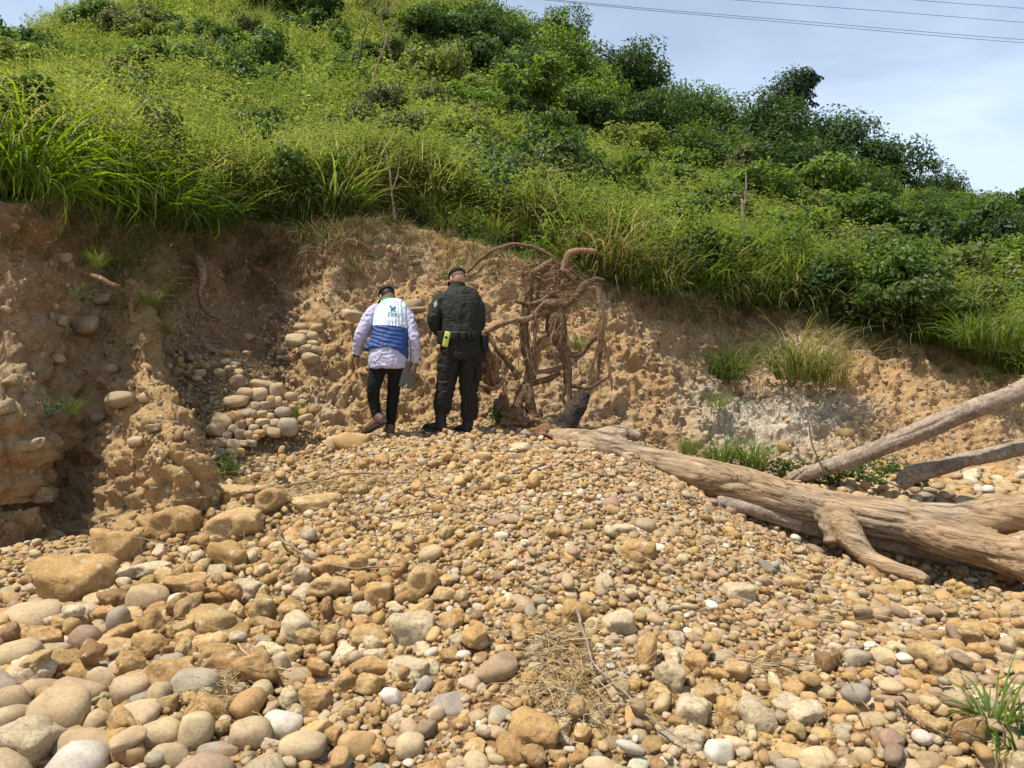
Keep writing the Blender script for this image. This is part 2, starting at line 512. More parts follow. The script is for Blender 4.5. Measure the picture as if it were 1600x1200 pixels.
# ================================================================== LAND
# bank of the stream: profiles from foot to lip, followed along the bank from far left round the spur and the alcove to far right
def prof(*a): return [P(*q) for q in a]
BANK = [
    [Vector((-16, 5.2, 0.0)), Vector((-16, 5.5, .7)), Vector((-16, 5.7, 1.4)), Vector((-16, 6.0, 2.1)), Vector((-16, 6.3, 2.7)), Vector((-16, 6.6, 3.3))],
    prof((-300, 880, 6.0), (-300, 780, 6.2), (-300, 660, 6.2), (-300, 500, 6.5), (-300, 390, 6.7), (-300, 300, 6.9)),
    prof((0, 868, 6.2), (0, 790, 6.50), (0, 660, 6.30), (0, 490, 6.6), (0, 395, 6.85), (0, 312, 6.95)),
    prof((105, 850, 6.75), (112, 765, 7.25), (122, 650, 7.35), (128, 505, 7.6), (118, 405, 7.85), (115, 330, 8.1)),
    prof((182, 842, 6.35), (186, 755, 6.6), (182, 650, 6.95), (178, 535, 7.5), (176, 445, 8.0), (185, 345, 8.6)),
    prof((262, 824, 6.1), (262, 745, 6.2), (246, 655, 6.45), (224, 560, 6.95), (204, 470, 7.7), (222, 355, 9.1)),
    prof((316, 800, 6.3), (306, 722, 6.45), (284, 650, 6.8), (256, 570, 7.35), (232, 490, 8.1), (260, 360, 9.5)),
    prof((312, 705, 7.5), (296, 668, 7.75), (276, 628, 8.05), (250, 570, 8.45), (236, 500, 8.9), (300, 362, 9.9)),
    prof((300, 575, 8.9), (300, 545, 9.1), (302, 515, 9.35), (308, 480, 9.7), (318, 430, 10.0), (330, 362, 10.3)),
    prof((395, 572, 9.5), (395, 550, 9.8), (397, 525, 10.1), (400, 490, 10.4), (400, 440, 10.7), (405, 348, 10.8)),
    prof((447, 612, 9.4), (452, 585, 9.7), (460, 550, 10.0), (472, 495, 10.4), (485, 430, 10.7), (495, 346, 10.8)),
    prof((470, 662, 8.8), (480, 625, 9.1), (492, 565, 9.5), (512, 490, 10.05), (532, 410, 10.6), (555, 342, 10.9)),
    prof((560, 672, 8.85), (565, 625, 9.2), (578, 560, 9.65), (590, 490, 10.2), (602, 420, 10.8), (615, 348, 11.5)),
    prof((690, 668, 9.0), (690, 605, 9.4), (690, 540, 9.9), (690, 480, 10.4), (690, 420, 10.95), (692, 362, 11.6)),
    prof((790, 664, 9.3), (792, 610, 9.7), (796, 550, 10.2), (800, 490, 10.7), (802, 440, 11.15), (805, 395, 11.6)),
    prof((890, 668, 9.4), (895, 612, 9.8), (900, 560, 10.3), (902, 512, 10.75), (905, 470, 11.1), (908, 425, 11.5)),
    prof((1000, 692, 9.6), (1000, 632, 10.1), (1000, 575, 10.6), (1000, 530, 11.0), (1000, 490, 11.35), (1000, 447, 11.6)),
    prof((1100, 716, 9.9), (1100, 660, 10.4), (1100, 600, 10.95), (1100, 550, 11.4), (1100, 510, 11.75), (1100, 465, 11.9)),
    prof((1165, 724, 10.1), (1165, 672, 10.7), (1162, 612, 11.4), (1160, 560, 12.0), (1160, 515, 12.35), (1160, 475, 12.5)),
    prof((1250, 730, 10.1), (1250, 682, 10.5), (1250, 630, 11.0), (1255, 585, 11.45), (1260, 540, 11.95), (1260, 490, 12.4)),
    prof((1350, 734, 10.0), (1350, 692, 10.4), (1350, 642, 10.9), (1350, 595, 11.4), (1350, 550, 11.9), (1350, 506, 12.3)),
    prof((1450, 738, 9.9), (1450, 700, 10.3), (1450, 660, 10.7), (1450, 615, 11.2), (1450, 575, 11.65), (1450, 535, 12.0)),
    prof((1600, 742, 9.8), (1600, 715, 10.15), (1600, 685, 10.5), (1600, 655, 10.9), (1600, 625, 11.3), (1600, 588, 11.7)),
    prof((1900, 745, 10.2), (1900, 715, 10.3), (1900, 690, 10.5), (1900, 660, 10.7), (1900, 635, 10.85), (1900, 600, 11.0)),
    prof((3100, 750, 9.6), (3100, 720, 9.7), (3100, 695, 9.9), (3100, 665, 10.1), (3100, 640, 10.25), (3100, 605, 10.4)),
]
BK = np.array([[tuple(p) for p in c] for c in BANK])          # (cols, 6, 3)
NB_U, NB_V = 1150, 150
def _grid(ctrl, nu, nv):
    a = np.stack([catmull(ctrl[:, k], nu) for k in range(ctrl.shape[1])], axis=1)
    return np.stack([catmull(a[i], nv) for i in range(nu)], axis=0)
# more samples where the frame looks: warp u so that the out-of-frame ends are coarse
def sample_cols(ctrl, ncols, us):
    k = len(ctrl)
    ext = np.concatenate([2 * ctrl[:1] - ctrl[1:2], ctrl, 2 * ctrl[-1:] - ctrl[-2:-1]])
    i = np.clip(us.astype(int), 0, k - 2); t = (us - i)[:, None, None]
    p0, p1, p2, p3 = ext[i], ext[i + 1], ext[i + 2], ext[i + 3]
    return 0.5 * (2 * p1 + (p2 - p0) * t + (2 * p0 - 5 * p1 + 4 * p2 - p3) * t**2 + (3 * p1 - p0 - 3 * p2 + p3) * t**3)
KU = len(BK)
us = np.concatenate([np.linspace(0, 1, 40, endpoint=False), np.linspace(1, 22, 1020, endpoint=False), np.linspace(22, KU - 1, 60)])
cols = sample_cols(BK, KU, us)
G = np.stack([catmull(c, NB_V) for c in cols])                   # (nu, nv, 3)
NU = len(us)
du = np.gradient(G, axis=0); dv = np.gradient(G, axis=1)
Nn = np.cross(du, dv); Nn /= np.linalg.norm(Nn, axis=2)[:, :, None] + 1e-9
if (Nn[:, :, 1] > 0).mean() > 0.5: Nn = -Nn
Pf = G.reshape(-1, 3); Nf = Nn.reshape(-1, 3)
vv = np.tile(np.linspace(0, 1, NB_V), NU); uu = np.repeat(us, NB_V)
str_p = Pf * np.array([1.0, 1.0, 2.2])
d = np.where(uu < 6.6, .24, .17) * fbm(Pf, 1.1, 3, 5) + 0.05 * (0.5 - 2 * np.abs(fbm(Pf * np.array([1, 1, 1.5]), 3.6, 3, 8))) + 0.085 * fbm(Pf, 3.2, 4, 6) + 0.04 * fbm(str_p, 8.0, 5, 7, 0.7)
ridged = 1 - np.abs(fbm(Pf * np.array([1, 1, 0.45]), 2.3, 3, 9)) * 2.0
d += 0.10 * (ridged - 0.5)
clod = np.maximum(0, fbm(Pf, 14.0, 3, 12)) ** 1.2
spur = np.clip(1.4 - np.abs(uu - 5.0) / 1.1, 0, 1)
wq = Pf + 0.10 * np.stack([fbm(Pf, 3, 2, 131), fbm(Pf, 3, 2, 132), fbm(Pf, 3, 2, 133)], 1)
crumb = 0.085 * (0.55 - worley(wq, 4.2, 3)) + 0.055 * (0.55 - worley(wq, 10.0, 5)) + 0.022 * (0.5 - worley(Pf, 26.0, 7))
d += crumb * (1 - .45 * spur) * (0.55 + 0.9 * np.clip(fbm(Pf, 1.4, 2, 140) + .5, 0, 1)) + 0.03 * clod * (1 - spur) + 0.012 * fbm(Pf, 34, 2, 15)
# blocky ledges on the lower left bank
left = np.clip((5.6 - uu) / 1.5, 0, 1)
ledge = np.abs(((Pf[:, 2] + 0.22 * fbm(Pf, 1.3, 2, 21)) * 3.1) % 1 - 0.5) * 2
d += left * np.clip(1 - vv * 1.7, 0, 1) * 0.17 * (np.clip(ledge * 1.6, 0, 1) - 0.6)
crack = np.exp(-(fbm(Pf * np.array([1, 1, .35]), 1.7, 2, 31) / 0.035) ** 2)
d -= 0.07 * crack * np.clip(1.2 - vv, 0, 1)
d *= np.clip((1 - vv) * 12, 0.45, 1)
Pd = Pf + Nf * d[:, None]
Pd[:, 2] += np.clip((vv - .8) * 5, 0, 1) * (0.10 * fbm(Pf * np.array([1, 1, 0]), 1.6, 3, 88) + 0.05 * fbm(Pf * np.array([1, 1, 0]), 6, 2, 89))
Bk = Pd.reshape(NU, NB_V, 3)
# foot goes down into the ground
foot = Bk[:, :1, :].copy(); foot[:, :, 2] -= 0.7; foot[:, :, 1] += 0.05
Bv = np.concatenate([foot, Bk], axis=1); nv1 = NB_V + 1
idx = np.arange(NU * nv1).reshape(NU, nv1)
Bf = np.stack([idx[:-1, :-1], idx[1:, :-1], idx[1:, 1:], idx[:-1, 1:]], axis=2).reshape(-1, 4)
bank_me = mesh_from('riverbank', Bv.reshape(-1, 3), Bf)
pxs = Bv.reshape(-1, 3)[:, 0] / Bv.reshape(-1, 3)[:, 1] * F + 800
pys = 600 - (Bv.reshape(-1, 3)[:, 2] - CAMZ) / Bv.reshape(-1, 3)[:, 1] * F
v1 = np.concatenate([np.zeros((NU, 1)), np.tile(np.linspace(0, 1, NB_V), (NU, 1))], axis=1).ravel()
u1 = np.repeat(us, nv1)
nz = fbm(Bv.reshape(-1, 3), 1.2, 3, 41)
pale = np.clip(1.15 - np.hypot((pxs - 1210) / 170, (pys - 655) / 85) + 0.5 * nz, 0, 1)
pale = np.maximum(pale, np.clip(0.9 - np.hypot((pxs - 520) / 60, (pys - 640) / 45) + 0.4 * nz, 0, 0.8))
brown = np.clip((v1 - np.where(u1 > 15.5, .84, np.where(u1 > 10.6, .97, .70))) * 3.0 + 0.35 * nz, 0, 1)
brown = np.maximum(brown, np.clip(1.0 - np.abs(u1 - 9.0) / 1.8 + 0.3 * nz, 0, 0.75))  # alcove tinted brown, the recess's shade put into the colour
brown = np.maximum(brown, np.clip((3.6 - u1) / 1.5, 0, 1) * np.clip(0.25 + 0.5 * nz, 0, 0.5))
ochre = np.clip(1.1 - np.abs(u1 - 12.4) / 2.2 + 0.4 * nz, 0, 1) * (v1 < 0.75)
ochre = np.maximum(ochre, np.clip(1.3 - np.abs(u1 - 5.0) / 1.4 + .3 * nz, 0, 1) * (v1 < .85))  # spur clay, its ochre raised so the buttress looks sunlit
colr = np.stack([pale, brown, ochre, np.ones_like(pale)], axis=1)
add_attr(bank_me, 'layer', colr, 'FLOAT_COLOR')
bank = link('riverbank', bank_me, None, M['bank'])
tag(bank, 'eroded earth bank of ochre soil and embedded stones below the green hillside', 'bank', kind='structure')

def bank_at(u, v):
    i = int(np.clip(np.searchsorted(us, u), 0, NU - 1)); j = int(np.clip(v * (NB_V - 1), 0, NB_V - 1))
    return Bk[i, j].copy(), Nn[i, j].copy()

# ------------------------------------------------------------------ ground of gravel: thin-plate surface through measured points
GC = [(-300, 1200, 3.2), (0, 1200, 3.2), (0, 1080, 3.85), (0, 980, 4.7), (0, 862, 6.15), (150, 1100, 3.75), (150, 960, 4.85), (150, 850, 6.3), (300, 1200, 3.2), (300, 1050, 4.0), (300, 900, 5.35), (300, 800, 6.75),
      (450, 1200, 3.2), (450, 950, 4.75), (450, 820, 6.1), (430, 760, 7.0),
      (600, 1200, 3.2), (600, 1000, 4.3), (600, 900, 4.9), (600, 800, 6.1), (600, 740, 7.1), (600, 692, 8.0), (600, 676, 8.5),
      (800, 1200, 3.2), (800, 1000, 4.0), (800, 900, 4.7), (800, 800, 5.8), (800, 740, 6.75), (800, 694, 7.9), (720, 678, 8.4), (700, 668, 9.0),
      (1000, 1200, 3.2), (1000, 1000, 4.05), (1000, 900, 4.75), (1000, 800, 5.85), (1000, 755, 6.6), (1000, 725, 7.4),
      (1200, 1200, 3.15), (1200, 1050, 3.85), (1200, 950, 4.6), (1200, 850, 6.3), (1150, 800, 7.05), (1300, 868, 6.6), (1300, 905, 5.85),
      (1400, 1200, 3.1), (1400, 1050, 3.8), (1400, 960, 5.05), (1400, 912, 6.15), (1500, 915, 6.15), (1600, 1200, 3.1), (1600, 1050, 4.05), (1600, 960, 5.15), (1600, 905, 6.15), (1480, 868, 7.0), (1600, 860, 7.2),
      (1100, 742, 8.5), (1250, 765, 8.4), (1350, 775, 8.2), (1500, 790, 8.0), (1600, 795, 8.0), (1500, 760, 9.2),
      (900, 700, 8.3), (960, 690, 9.0), (850, 672, 9.1), (800, 668, 9.0),
      (520, 672, 8.6), (470, 690, 8.3), (400, 735, 7.6), (345, 752, 7.45), (430, 705, 8.05), (330, 770, 7.2),
      (320, 655, 8.25), (375, 610, 8.75), (430, 610, 9.0), (330, 590, 8.85), (450, 640, 8.75), (1900, 900, 5.2), (1900, 800, 7.5)]
gp = [tuple(P(*q)) for q in GC]
for i in range(1, KU - 1):                                   # meets the bank foot
    b = BK[i, 0]; gp.append((b[0], b[1], b[2]))
for i in (2, 3, 4, 5):
    b = BK[i, 0]; gp.append((b[0] - 0.1, b[1] + 0.9, b[2] - 0.25))
gp += [(0, 1.5, -.30), (-2, 1.5, -.28), (2, 1.5, -.3), (0, -1, -.45), (-4, 0, -.4), (4, 0, -.4), (-6, 3, -.1), (6, 3, -.1), (-9, 3, -.1), (9, 4, 0.0), (10, 8, .2), (14, 8, .1)]
for a in range(14):
    gp.append((22 * math.sin(a * 2 * math.pi / 14), 4 + 22 * math.cos(a * 2 * math.pi / 14), -0.35))
gp = np.array(gp)
def _tps(r2): return np.where(r2 > 1e-12, 0.5 * r2 * np.log(np.maximum(r2, 1e-12)), 0.0)
_n = len(gp)
_K = _tps(((gp[:, None, :2] - gp[None, :, :2]) ** 2).sum(-1)) + 0.012 * np.eye(_n)
_Pm = np.hstack([np.ones((_n, 1)), gp[:, :2]])
_A = np.block([[_K, _Pm], [_Pm.T, np.zeros((3, 3))]])
_w = np.linalg.solve(_A, np.concatenate([gp[:, 2], np.zeros(3)]))
def ground_smooth(x, y):
    x = np.atleast_1d(np.asarray(x, float)); y = np.atleast_1d(np.asarray(y, float))
    out = np.empty(len(x))
    for s in range(0, len(x), 20000):
        q = np.stack([x[s:s + 20000], y[s:s + 20000]], axis=1)
        k = _tps(((q[:, None, :] - gp[None, :, :2]) ** 2).sum(-1))
        out[s:s + 20000] = k @ _w[:_n] + _w[_n] + q @ _w[_n + 1:]
    far = np.clip((np.hypot(x, y - 4) - 13) / 7, 0, 1)
    return np.clip(out, -1.2, 2.6) * (1 - far) + (-0.4) * far
LOGXY = [tuple(P(a_, 800, b_))[:2] for a_, b_ in ((1150, 7.15), (1290, 6.85), (1420, 6.5), (1560, 6.0), (1700, 5.6))]
def ground_z(x, y):
    x = np.atleast_1d(np.asarray(x, float)); y = np.atleast_1d(np.asarray(y, float))
    z = ground_smooth(x, y)
    p = np.stack([x, y, np.zeros_like(x)], axis=1)
    for (ax, ay), (bx, by2) in zip(LOGXY[:-1], LOGXY[1:]):      # trench added under the fallen trunk to keep the gap dark
        t = np.clip(((x - ax) * (bx - ax) + (y - ay) * (by2 - ay)) / ((bx - ax) ** 2 + (by2 - ay) ** 2), 0, 1)
        dd = np.hypot(x - ax - t * (bx - ax), y - ay - t * (by2 - ay))
        z = np.minimum(z, z * 1) - (0.13 / 1.15) * np.exp(-(dd / 0.24) ** 2) * (0.6 if ax < 2.2 else 1.0)
    return z + 0.065 * fbm(p, 1.9, 3, 51) + 0.020 * fbm(p, 8, 2, 52)

def axis(a, b, fine, lo, hi):
    core = np.arange(a, b, fine)
    l = a - np.geomspace(fine * 2, a - lo, 26)[::-1]; h = b + np.geomspace(fine, hi - b, 26)
    return np.concatenate([l, core, h])
gx = axis(-6.0, 7.2, 0.042, -120, 120); gy = axis(1.6, 11.2, 0.042, -120, 13.0)
GX, GY = np.meshgrid(gx, gy, indexing='ij')
GZ = ground_z(GX.ravel(), GY.ravel())
# the ground dives under the bank and the hill
def bank_y(x):
    x = np.asarray(x, float)
    l = np.interp(x, BK[:7, 0, 0], BK[:7, 0, 1]); r = np.interp(x, BK[11:, 0, 0], BK[11:, 0, 1])
    return np.where(x < -3.75, l, np.where(x > -2.4, r, 9.7))
by = bank_y(GX.ravel())
under = np.clip((GY.ravel() - by - 0.9) / 0.7, 0, 1)
GZ = GZ - under * 2.2
gidx = np.arange(GX.size).reshape(GX.shape)
gf = np.stack([gidx[:-1, :-1], gidx[1:, :-1], gidx[1:, 1:], gidx[:-1, 1:]], axis=2).reshape(-1, 4)
ground_me = mesh_from('ground', np.stack([GX.ravel(), GY.ravel(), GZ], axis=1), gf)
ground = link('ground', ground_me, None, M['soil'])
tag(ground, 'sandy stream bed earth under the stones and gravel', 'ground', kind='structure')

def ground_hit(px, py, y0=2.2, y1=11.5):
    ys = np.linspace(y0, y1, 700)
    x = (px - 800) / F * ys; z = CAMZ + (600 - py) / F * ys
    g = ground_smooth(x, ys)
    k = np.argmax(z < g)
    if not (z < g).any(): return None
    return Vector((x[k], ys[k], float(ground_z(x[k], ys[k])[0])))

def ground_normal(x, y, e=0.06):
    n = np.stack([-(ground_smooth(x + e, y) - ground_smooth(x - e, y)) / (2 * e), -(ground_smooth(x, y + e) - ground_smooth(x, y - e)) / (2 * e), np.ones(len(np.atleast_1d(x)))], axis=1)
    return n / np.linalg.norm(n, axis=1)[:, None]

# ------------------------------------------------------------------ hillside above the lip
HT = {  # photo column: (row, depth) of four points behind the lip, then the ridge
    -700: [(200, 12), (60, 28), (-20, 44)], -300: [(215, 12), (125, 26), (80, 42)], 0: [(225, 12), (140, 27), (82, 42)],
    200: [(215, 15), (108, 31), (46, 45)], 400: [(240, 16), (80, 34), (-50, 50)], 600: [(255, 16), (85, 36), (-90, 52)],
    800: [(310, 16), (160, 34), (62, 48)], 1000: [(365, 16), (250, 32), (195, 46)], 1200: [(410, 16), (315, 30), (275, 44)],
    1400: [(455, 16), (370, 28), (335, 42)], 1600: [(500, 16), (410, 27), (368, 40)], 1900: [(515, 16), (425, 27), (385, 40)], 2600: [(530, 16), (440, 27), (400, 40)]}
hk = sorted(HT)
NHU, NHV = 220, 70
lip = Bk[:, -1, :]
lip_px = lip[:, 0] / lip[:, 1] * F + 800
lu = np.interp(np.linspace(0, 1, NHU), np.linspace(0, 1, NU), np.arange(NU)).astype(int)
def hill_col(px, lp):
    pts = [np.array(lp)]
    for k in range(3):
        r = np.interp(px, hk, [HT[q][k][0] for q in hk]); dd = np.interp(px, hk, [HT[q][k][1] for q in hk])
        pts.append(np.array(tuple(P(px, r, dd))))
    a = pts[-1] - pts[-2]
    pts.append(pts[-1] + np.array([a[0] * 1.2, 16, 0.4])); pts.append(pts[-1] + np.array([0, 40, -14.0]))
    return np.array(pts)
hill_cols = [hill_col(np.clip(lip_px[i], -700, 2600), lip[i]) for i in lu]
# levels spaced closer near the lip
tv = np.concatenate([np.linspace(0, 1, 22, endpoint=False), np.linspace(1, 3, 34, endpoint=False), np.linspace(3, 5, 14)])
def cat_at(ctrl, t):
    k = len(ctrl); ext = np.vstack([2 * ctrl[0] - ctrl[1], ctrl, 2 * ctrl[-1] - ctrl[-2]])
    t = np.atleast_1d(t); i = np.clip(t.astype(int), 0, k - 2); f = (t - i)[:, None]
    p0, p1, p2, p3 = ext[i], ext[i + 1], ext[i + 2], ext[i + 3]
    return 0.5 * (2 * p1 + (p2 - p0) * f + (2 * p0 - 5 * p1 + 4 * p2 - p3) * f**2 + (3 * p1 - p0 - 3 * p2 + p3) * f**3)
HG = np.stack([cat_at(c, tv) for c in hill_cols])
hn = fbm(HG.reshape(-1, 3), 0.22, 3, 61).reshape(HG.shape[:2])
HG[:, :, 2] += hn * np.clip(tv, 0, 1)[None, :] * np.where(tv > 1, 0.9, 0.5)[None, :]
hidx = np.arange(HG.shape[0] * HG.shape[1]).reshape(HG.shape[:2])
hf = np.stack([hidx[:-1, :-1], hidx[1:, :-1], hidx[1:, 1:], hidx[:-1, 1:]], axis=2).reshape(-1, 4)
t_ = NT('hill_turf')
hc = t_.ramp(t_.noise(1.4, 5, 0.65), [(0.3, (0.075, 0.085, 0.022)), (0.55, (0.15, 0.165, 0.045)), (0.75, (0.23, 0.21, 0.075))])
M['turf'] = t_.done(t_.principled(hc, 0.95, t_.bump(t_.noise(9, 5, 0.7), 1.0, 0.15), 0.1))
hill_me = mesh_from('hillside', HG.reshape(-1, 3), hf)
hill = link('hillside', hill_me, None, M['turf'])
tag(hill, 'steep green hillside rising behind the eroded bank', 'hill', kind='structure')

def hill_pt(a, t):
    """a in 0..1 along the bank, t in 0..3 from the lip to the ridge"""
    fi = a * (NHU - 1); i = int(min(fi, NHU - 2)); f = fi - i
    j = int(np.clip(np.searchsorted(tv, t) - 1, 0, len(tv) - 2)); g = (t - tv[j]) / (tv[j + 1] - tv[j])
    q = (HG[i, j] * (1 - f) + HG[i + 1, j] * f) * (1 - g) + (HG[i, j + 1] * (1 - f) + HG[i + 1, j + 1] * f) * g
    return q
def pxpy(q): return q[0] / q[1] * F + 800, 600 - (q[2] - CAMZ) / q[1] * F
lip_a = np.linspace(0, 1, NHU)
lip_pxs = np.array([pxpy(HG[i, 0])[0] for i in range(NHU)])
def a_of_px(px): return float(np.interp(px, lip_pxs, lip_a))
hill_bvh = BVHTree.FromPolygons([tuple(v) for v in HG.reshape(-1, 3)], [tuple(int(i) for i in f) for f in hf])
def hill_hit(px, py):
    o = Vector((0, 0, CAMZ)); dd = (P(px, py, 10) - o).normalized()
    r = hill_bvh.ray_cast(o, dd)
    return r[0]
def hill_z(x, y):
    r = hill_bvh.ray_cast(Vector((x, y, 90)), Vector((0, 0, -1)))
    return r[0].z if r[0] is not None else None

# ================================================================== SCATTER of what nobody could count
def scatter(name, pts, rot, scl, var, tint, sources, label, cat):
    me = mesh_from(name, pts, np.zeros((0, 3), np.int32), False)
    add_attr(me, 'rot', rot, 'FLOAT_VECTOR'); add_attr(me, 'scl', scl, 'FLOAT_VECTOR')
    add_attr(me, 'var', var, 'INT')
    add_attr(me, 'tint', np.hstack([tint, np.ones((len(tint), 1))]), 'FLOAT_COLOR')
    o = link(name, me)
    g = bpy.data.node_groups.new(name + '_scatter', 'GeometryNodeTree')
    g.interface.new_socket('Geometry', in_out='INPUT', socket_type='NodeSocketGeometry')
    g.interface.new_socket('Geometry', in_out='OUTPUT', socket_type='NodeSocketGeometry')
    N, L = g.nodes, g.links
    gi = N.new('NodeGroupInput'); go = N.new('NodeGroupOutput')
    ip = N.new('GeometryNodeInstanceOnPoints'); jn = N.new('GeometryNodeJoinGeometry')
    ip.inputs['Pick Instance'].default_value = True
    for s in sources:
        so = bpy.data.objects.new(name + '_source', s)
        oi = N.new('GeometryNodeObjectInfo'); oi.inputs['Object'].default_value = so
        gt = N.new('GeometryNodeGeometryToInstance')
        L.new(oi.outputs['Geometry'], gt.inputs[0]); L.new(gt.outputs[0], jn.inputs[0])
    def attr(n, typ):
        a = N.new('GeometryNodeInputNamedAttribute'); a.data_type = typ; a.inputs['Name'].default_value = n
        return a.outputs['Attribute']
    L.new(gi.outputs[0], ip.inputs['Points']); L.new(jn.outputs[0], ip.inputs['Instance'])
    L.new(attr('var', 'INT'), ip.inputs['Instance Index'])
    L.new(attr('rot', 'FLOAT_VECTOR'), ip.inputs['Rotation'])
    L.new(attr('scl', 'FLOAT_VECTOR'), ip.inputs['Scale'])
    L.new(ip.outputs[0], go.inputs[0])
    md = o.modifiers.new('scatter', 'NODES'); md.node_group = g
    tag(o, label, cat, kind='stuff')
    return o

# ================================================================== STONES
def ico(sub):
    bm = bmesh.new(); bmesh.ops.create_icosphere(bm, subdivisions=sub, radius=1)
    V = np.array([v.co[:] for v in bm.verts]); Fc = np.array([[v.index for v in f.verts] for f in bm.faces]); bm.free()
    return V, Fc
def cobble_mesh(seed, sub=3):
    r = np.random.default_rng(seed)
    V, Fc = ico(sub)
    pw = r.uniform(0.62, 0.95)
    V = np.sign(V) * np.abs(V) ** pw
    V /= np.abs(V).max(axis=0)
    V = V * (1 + 0.16 * fbm(V, 0.9, 2, seed)[:, None] + 0.05 * fbm(V, 2.2, 2, seed + 3)[:, None])
    # one or two worn flats
    for _ in range(r.integers(1, 4)):
        n = r.normal(size=3); n /= np.linalg.norm(n); k = r.uniform(0.62, 0.85)
        e = V @ n - k
        V -= np.outer(np.where(e > 0, e * 0.75, 0), n)
    V[:, 0] *= 1 + r.uniform(-0.15, 0.15) * V[:, 1]
    V -= (V.max(0) + V.min(0)) / 2; V /= np.abs(V).max(axis=0)
    return mesh_from('cobble', V, Fc)
def rock_mesh(seed, sub=4):
    r = np.random.default_rng(seed)
    V, Fc = ico(sub)
    n = r.normal(size=(13, 3)); n /= np.linalg.norm(n, axis=1)[:, None]
    n = np.vstack([n, np.eye(3), -np.eye(3)]); h = r.uniform(0.66, 1.0, len(n))
    q = (V @ n.T) / h[None, :]
    rad = 1.0 / (np.sum(np.maximum(q, 1e-3) ** 14, axis=1) ** (1 / 14))
    V = V * rad[:, None]
    V = V * (1 + 0.20 * fbm(V, 1.3, 3, seed)[:, None] + 0.12 * fbm(V, 4.0, 4, seed + 5, 0.6)[:, None] + 0.05 * fbm(V, 11, 2, seed + 9)[:, None])
    V -= (V.max(0) + V.min(0)) / 2; V /= np.abs(V).max(axis=0)
    return mesh_from('rock', V, Fc)
COB = [cobble_mesh(100 + i, 3) for i in range(16)]
ROC = [rock_mesh(300 + i, 4) for i in range(12)]
COBs = [cobble_mesh(500 + i, 2) for i in range(12)]
ROCs = [rock_mesh(700 + i, 2) for i in range(10)]
for m_ in COB: m_.materials.append(M['stone'])
for m_ in ROC: m_.materials.append(M['rock'])
for m_ in COBs: m_.materials.append(M['stone_i'])
for m_ in ROCs: m_.materials.append(M['rock_i'])

PAL = [('tan', (0.385, 0.275, 0.15), 30), ('sandy', (0.43, 0.32, 0.18), 22), ('ochre', (0.41, 0.255, 0.105), 20), ('brown', (0.29, 0.195, 0.12), 10),
       ('grey', (0.34, 0.275, 0.19), 8), ('reddish', (0.35, 0.225, 0.14), 2.5), ('whitish', (0.54, 0.475, 0.36), 4), ('slate grey', (0.26, 0.22, 0.17), 1)]
PALW = np.array([p[2] for p in PAL], float); PALW /= PALW.sum()
RPAL = [('ochre', (0.46, 0.285, 0.115), 46), ('yellow ochre', (0.50, 0.335, 0.15), 30), ('pale', (0.56, 0.44, 0.27), 16), ('brown', (0.33, 0.195, 0.09), 8)]
RPALW = np.array([p[2] for p in RPAL], float); RPALW /= RPALW.sum()
COLS = {p[0]: p[1] for p in PAL}; COLS.update({'r_' + p[0]: p[1] for p in RPAL})

def rot_to(n, spin, tilt_axis=None, tilt=0.0):
    q = Vector((0, 0, 1)).rotation_difference(Vector(n))
    q = q @ Quaternion((0, 0, 1), spin)
    if tilt: q = q @ Quaternion(tilt_axis, tilt)
    return q

stones = []          # hand-placed obstacles: (x, y, r)
n_cob = [0]
def put_stone(kind, loc, half, q, color, label, group):
    me = (ROC if kind == 'r' else COB)[int(rng.integers(len(ROC if kind == 'r' else COB)))]
    o = bpy.data.objects.new('rock' if kind == 'r' else 'cobble', me)
    COL.objects.link(o)
    o.location = loc; o.rotation_mode = 'QUATERNION'; o.rotation_quaternion = q; o.scale = half
    j = rng.uniform(0.9, 1.1)
    o.color = (color[0] * j, color[1] * j * rng.uniform(.98, 1.02), color[2] * j, 1)
    tag(o, label, 'rock' if kind == 'r' else 'stone', group)
    return o

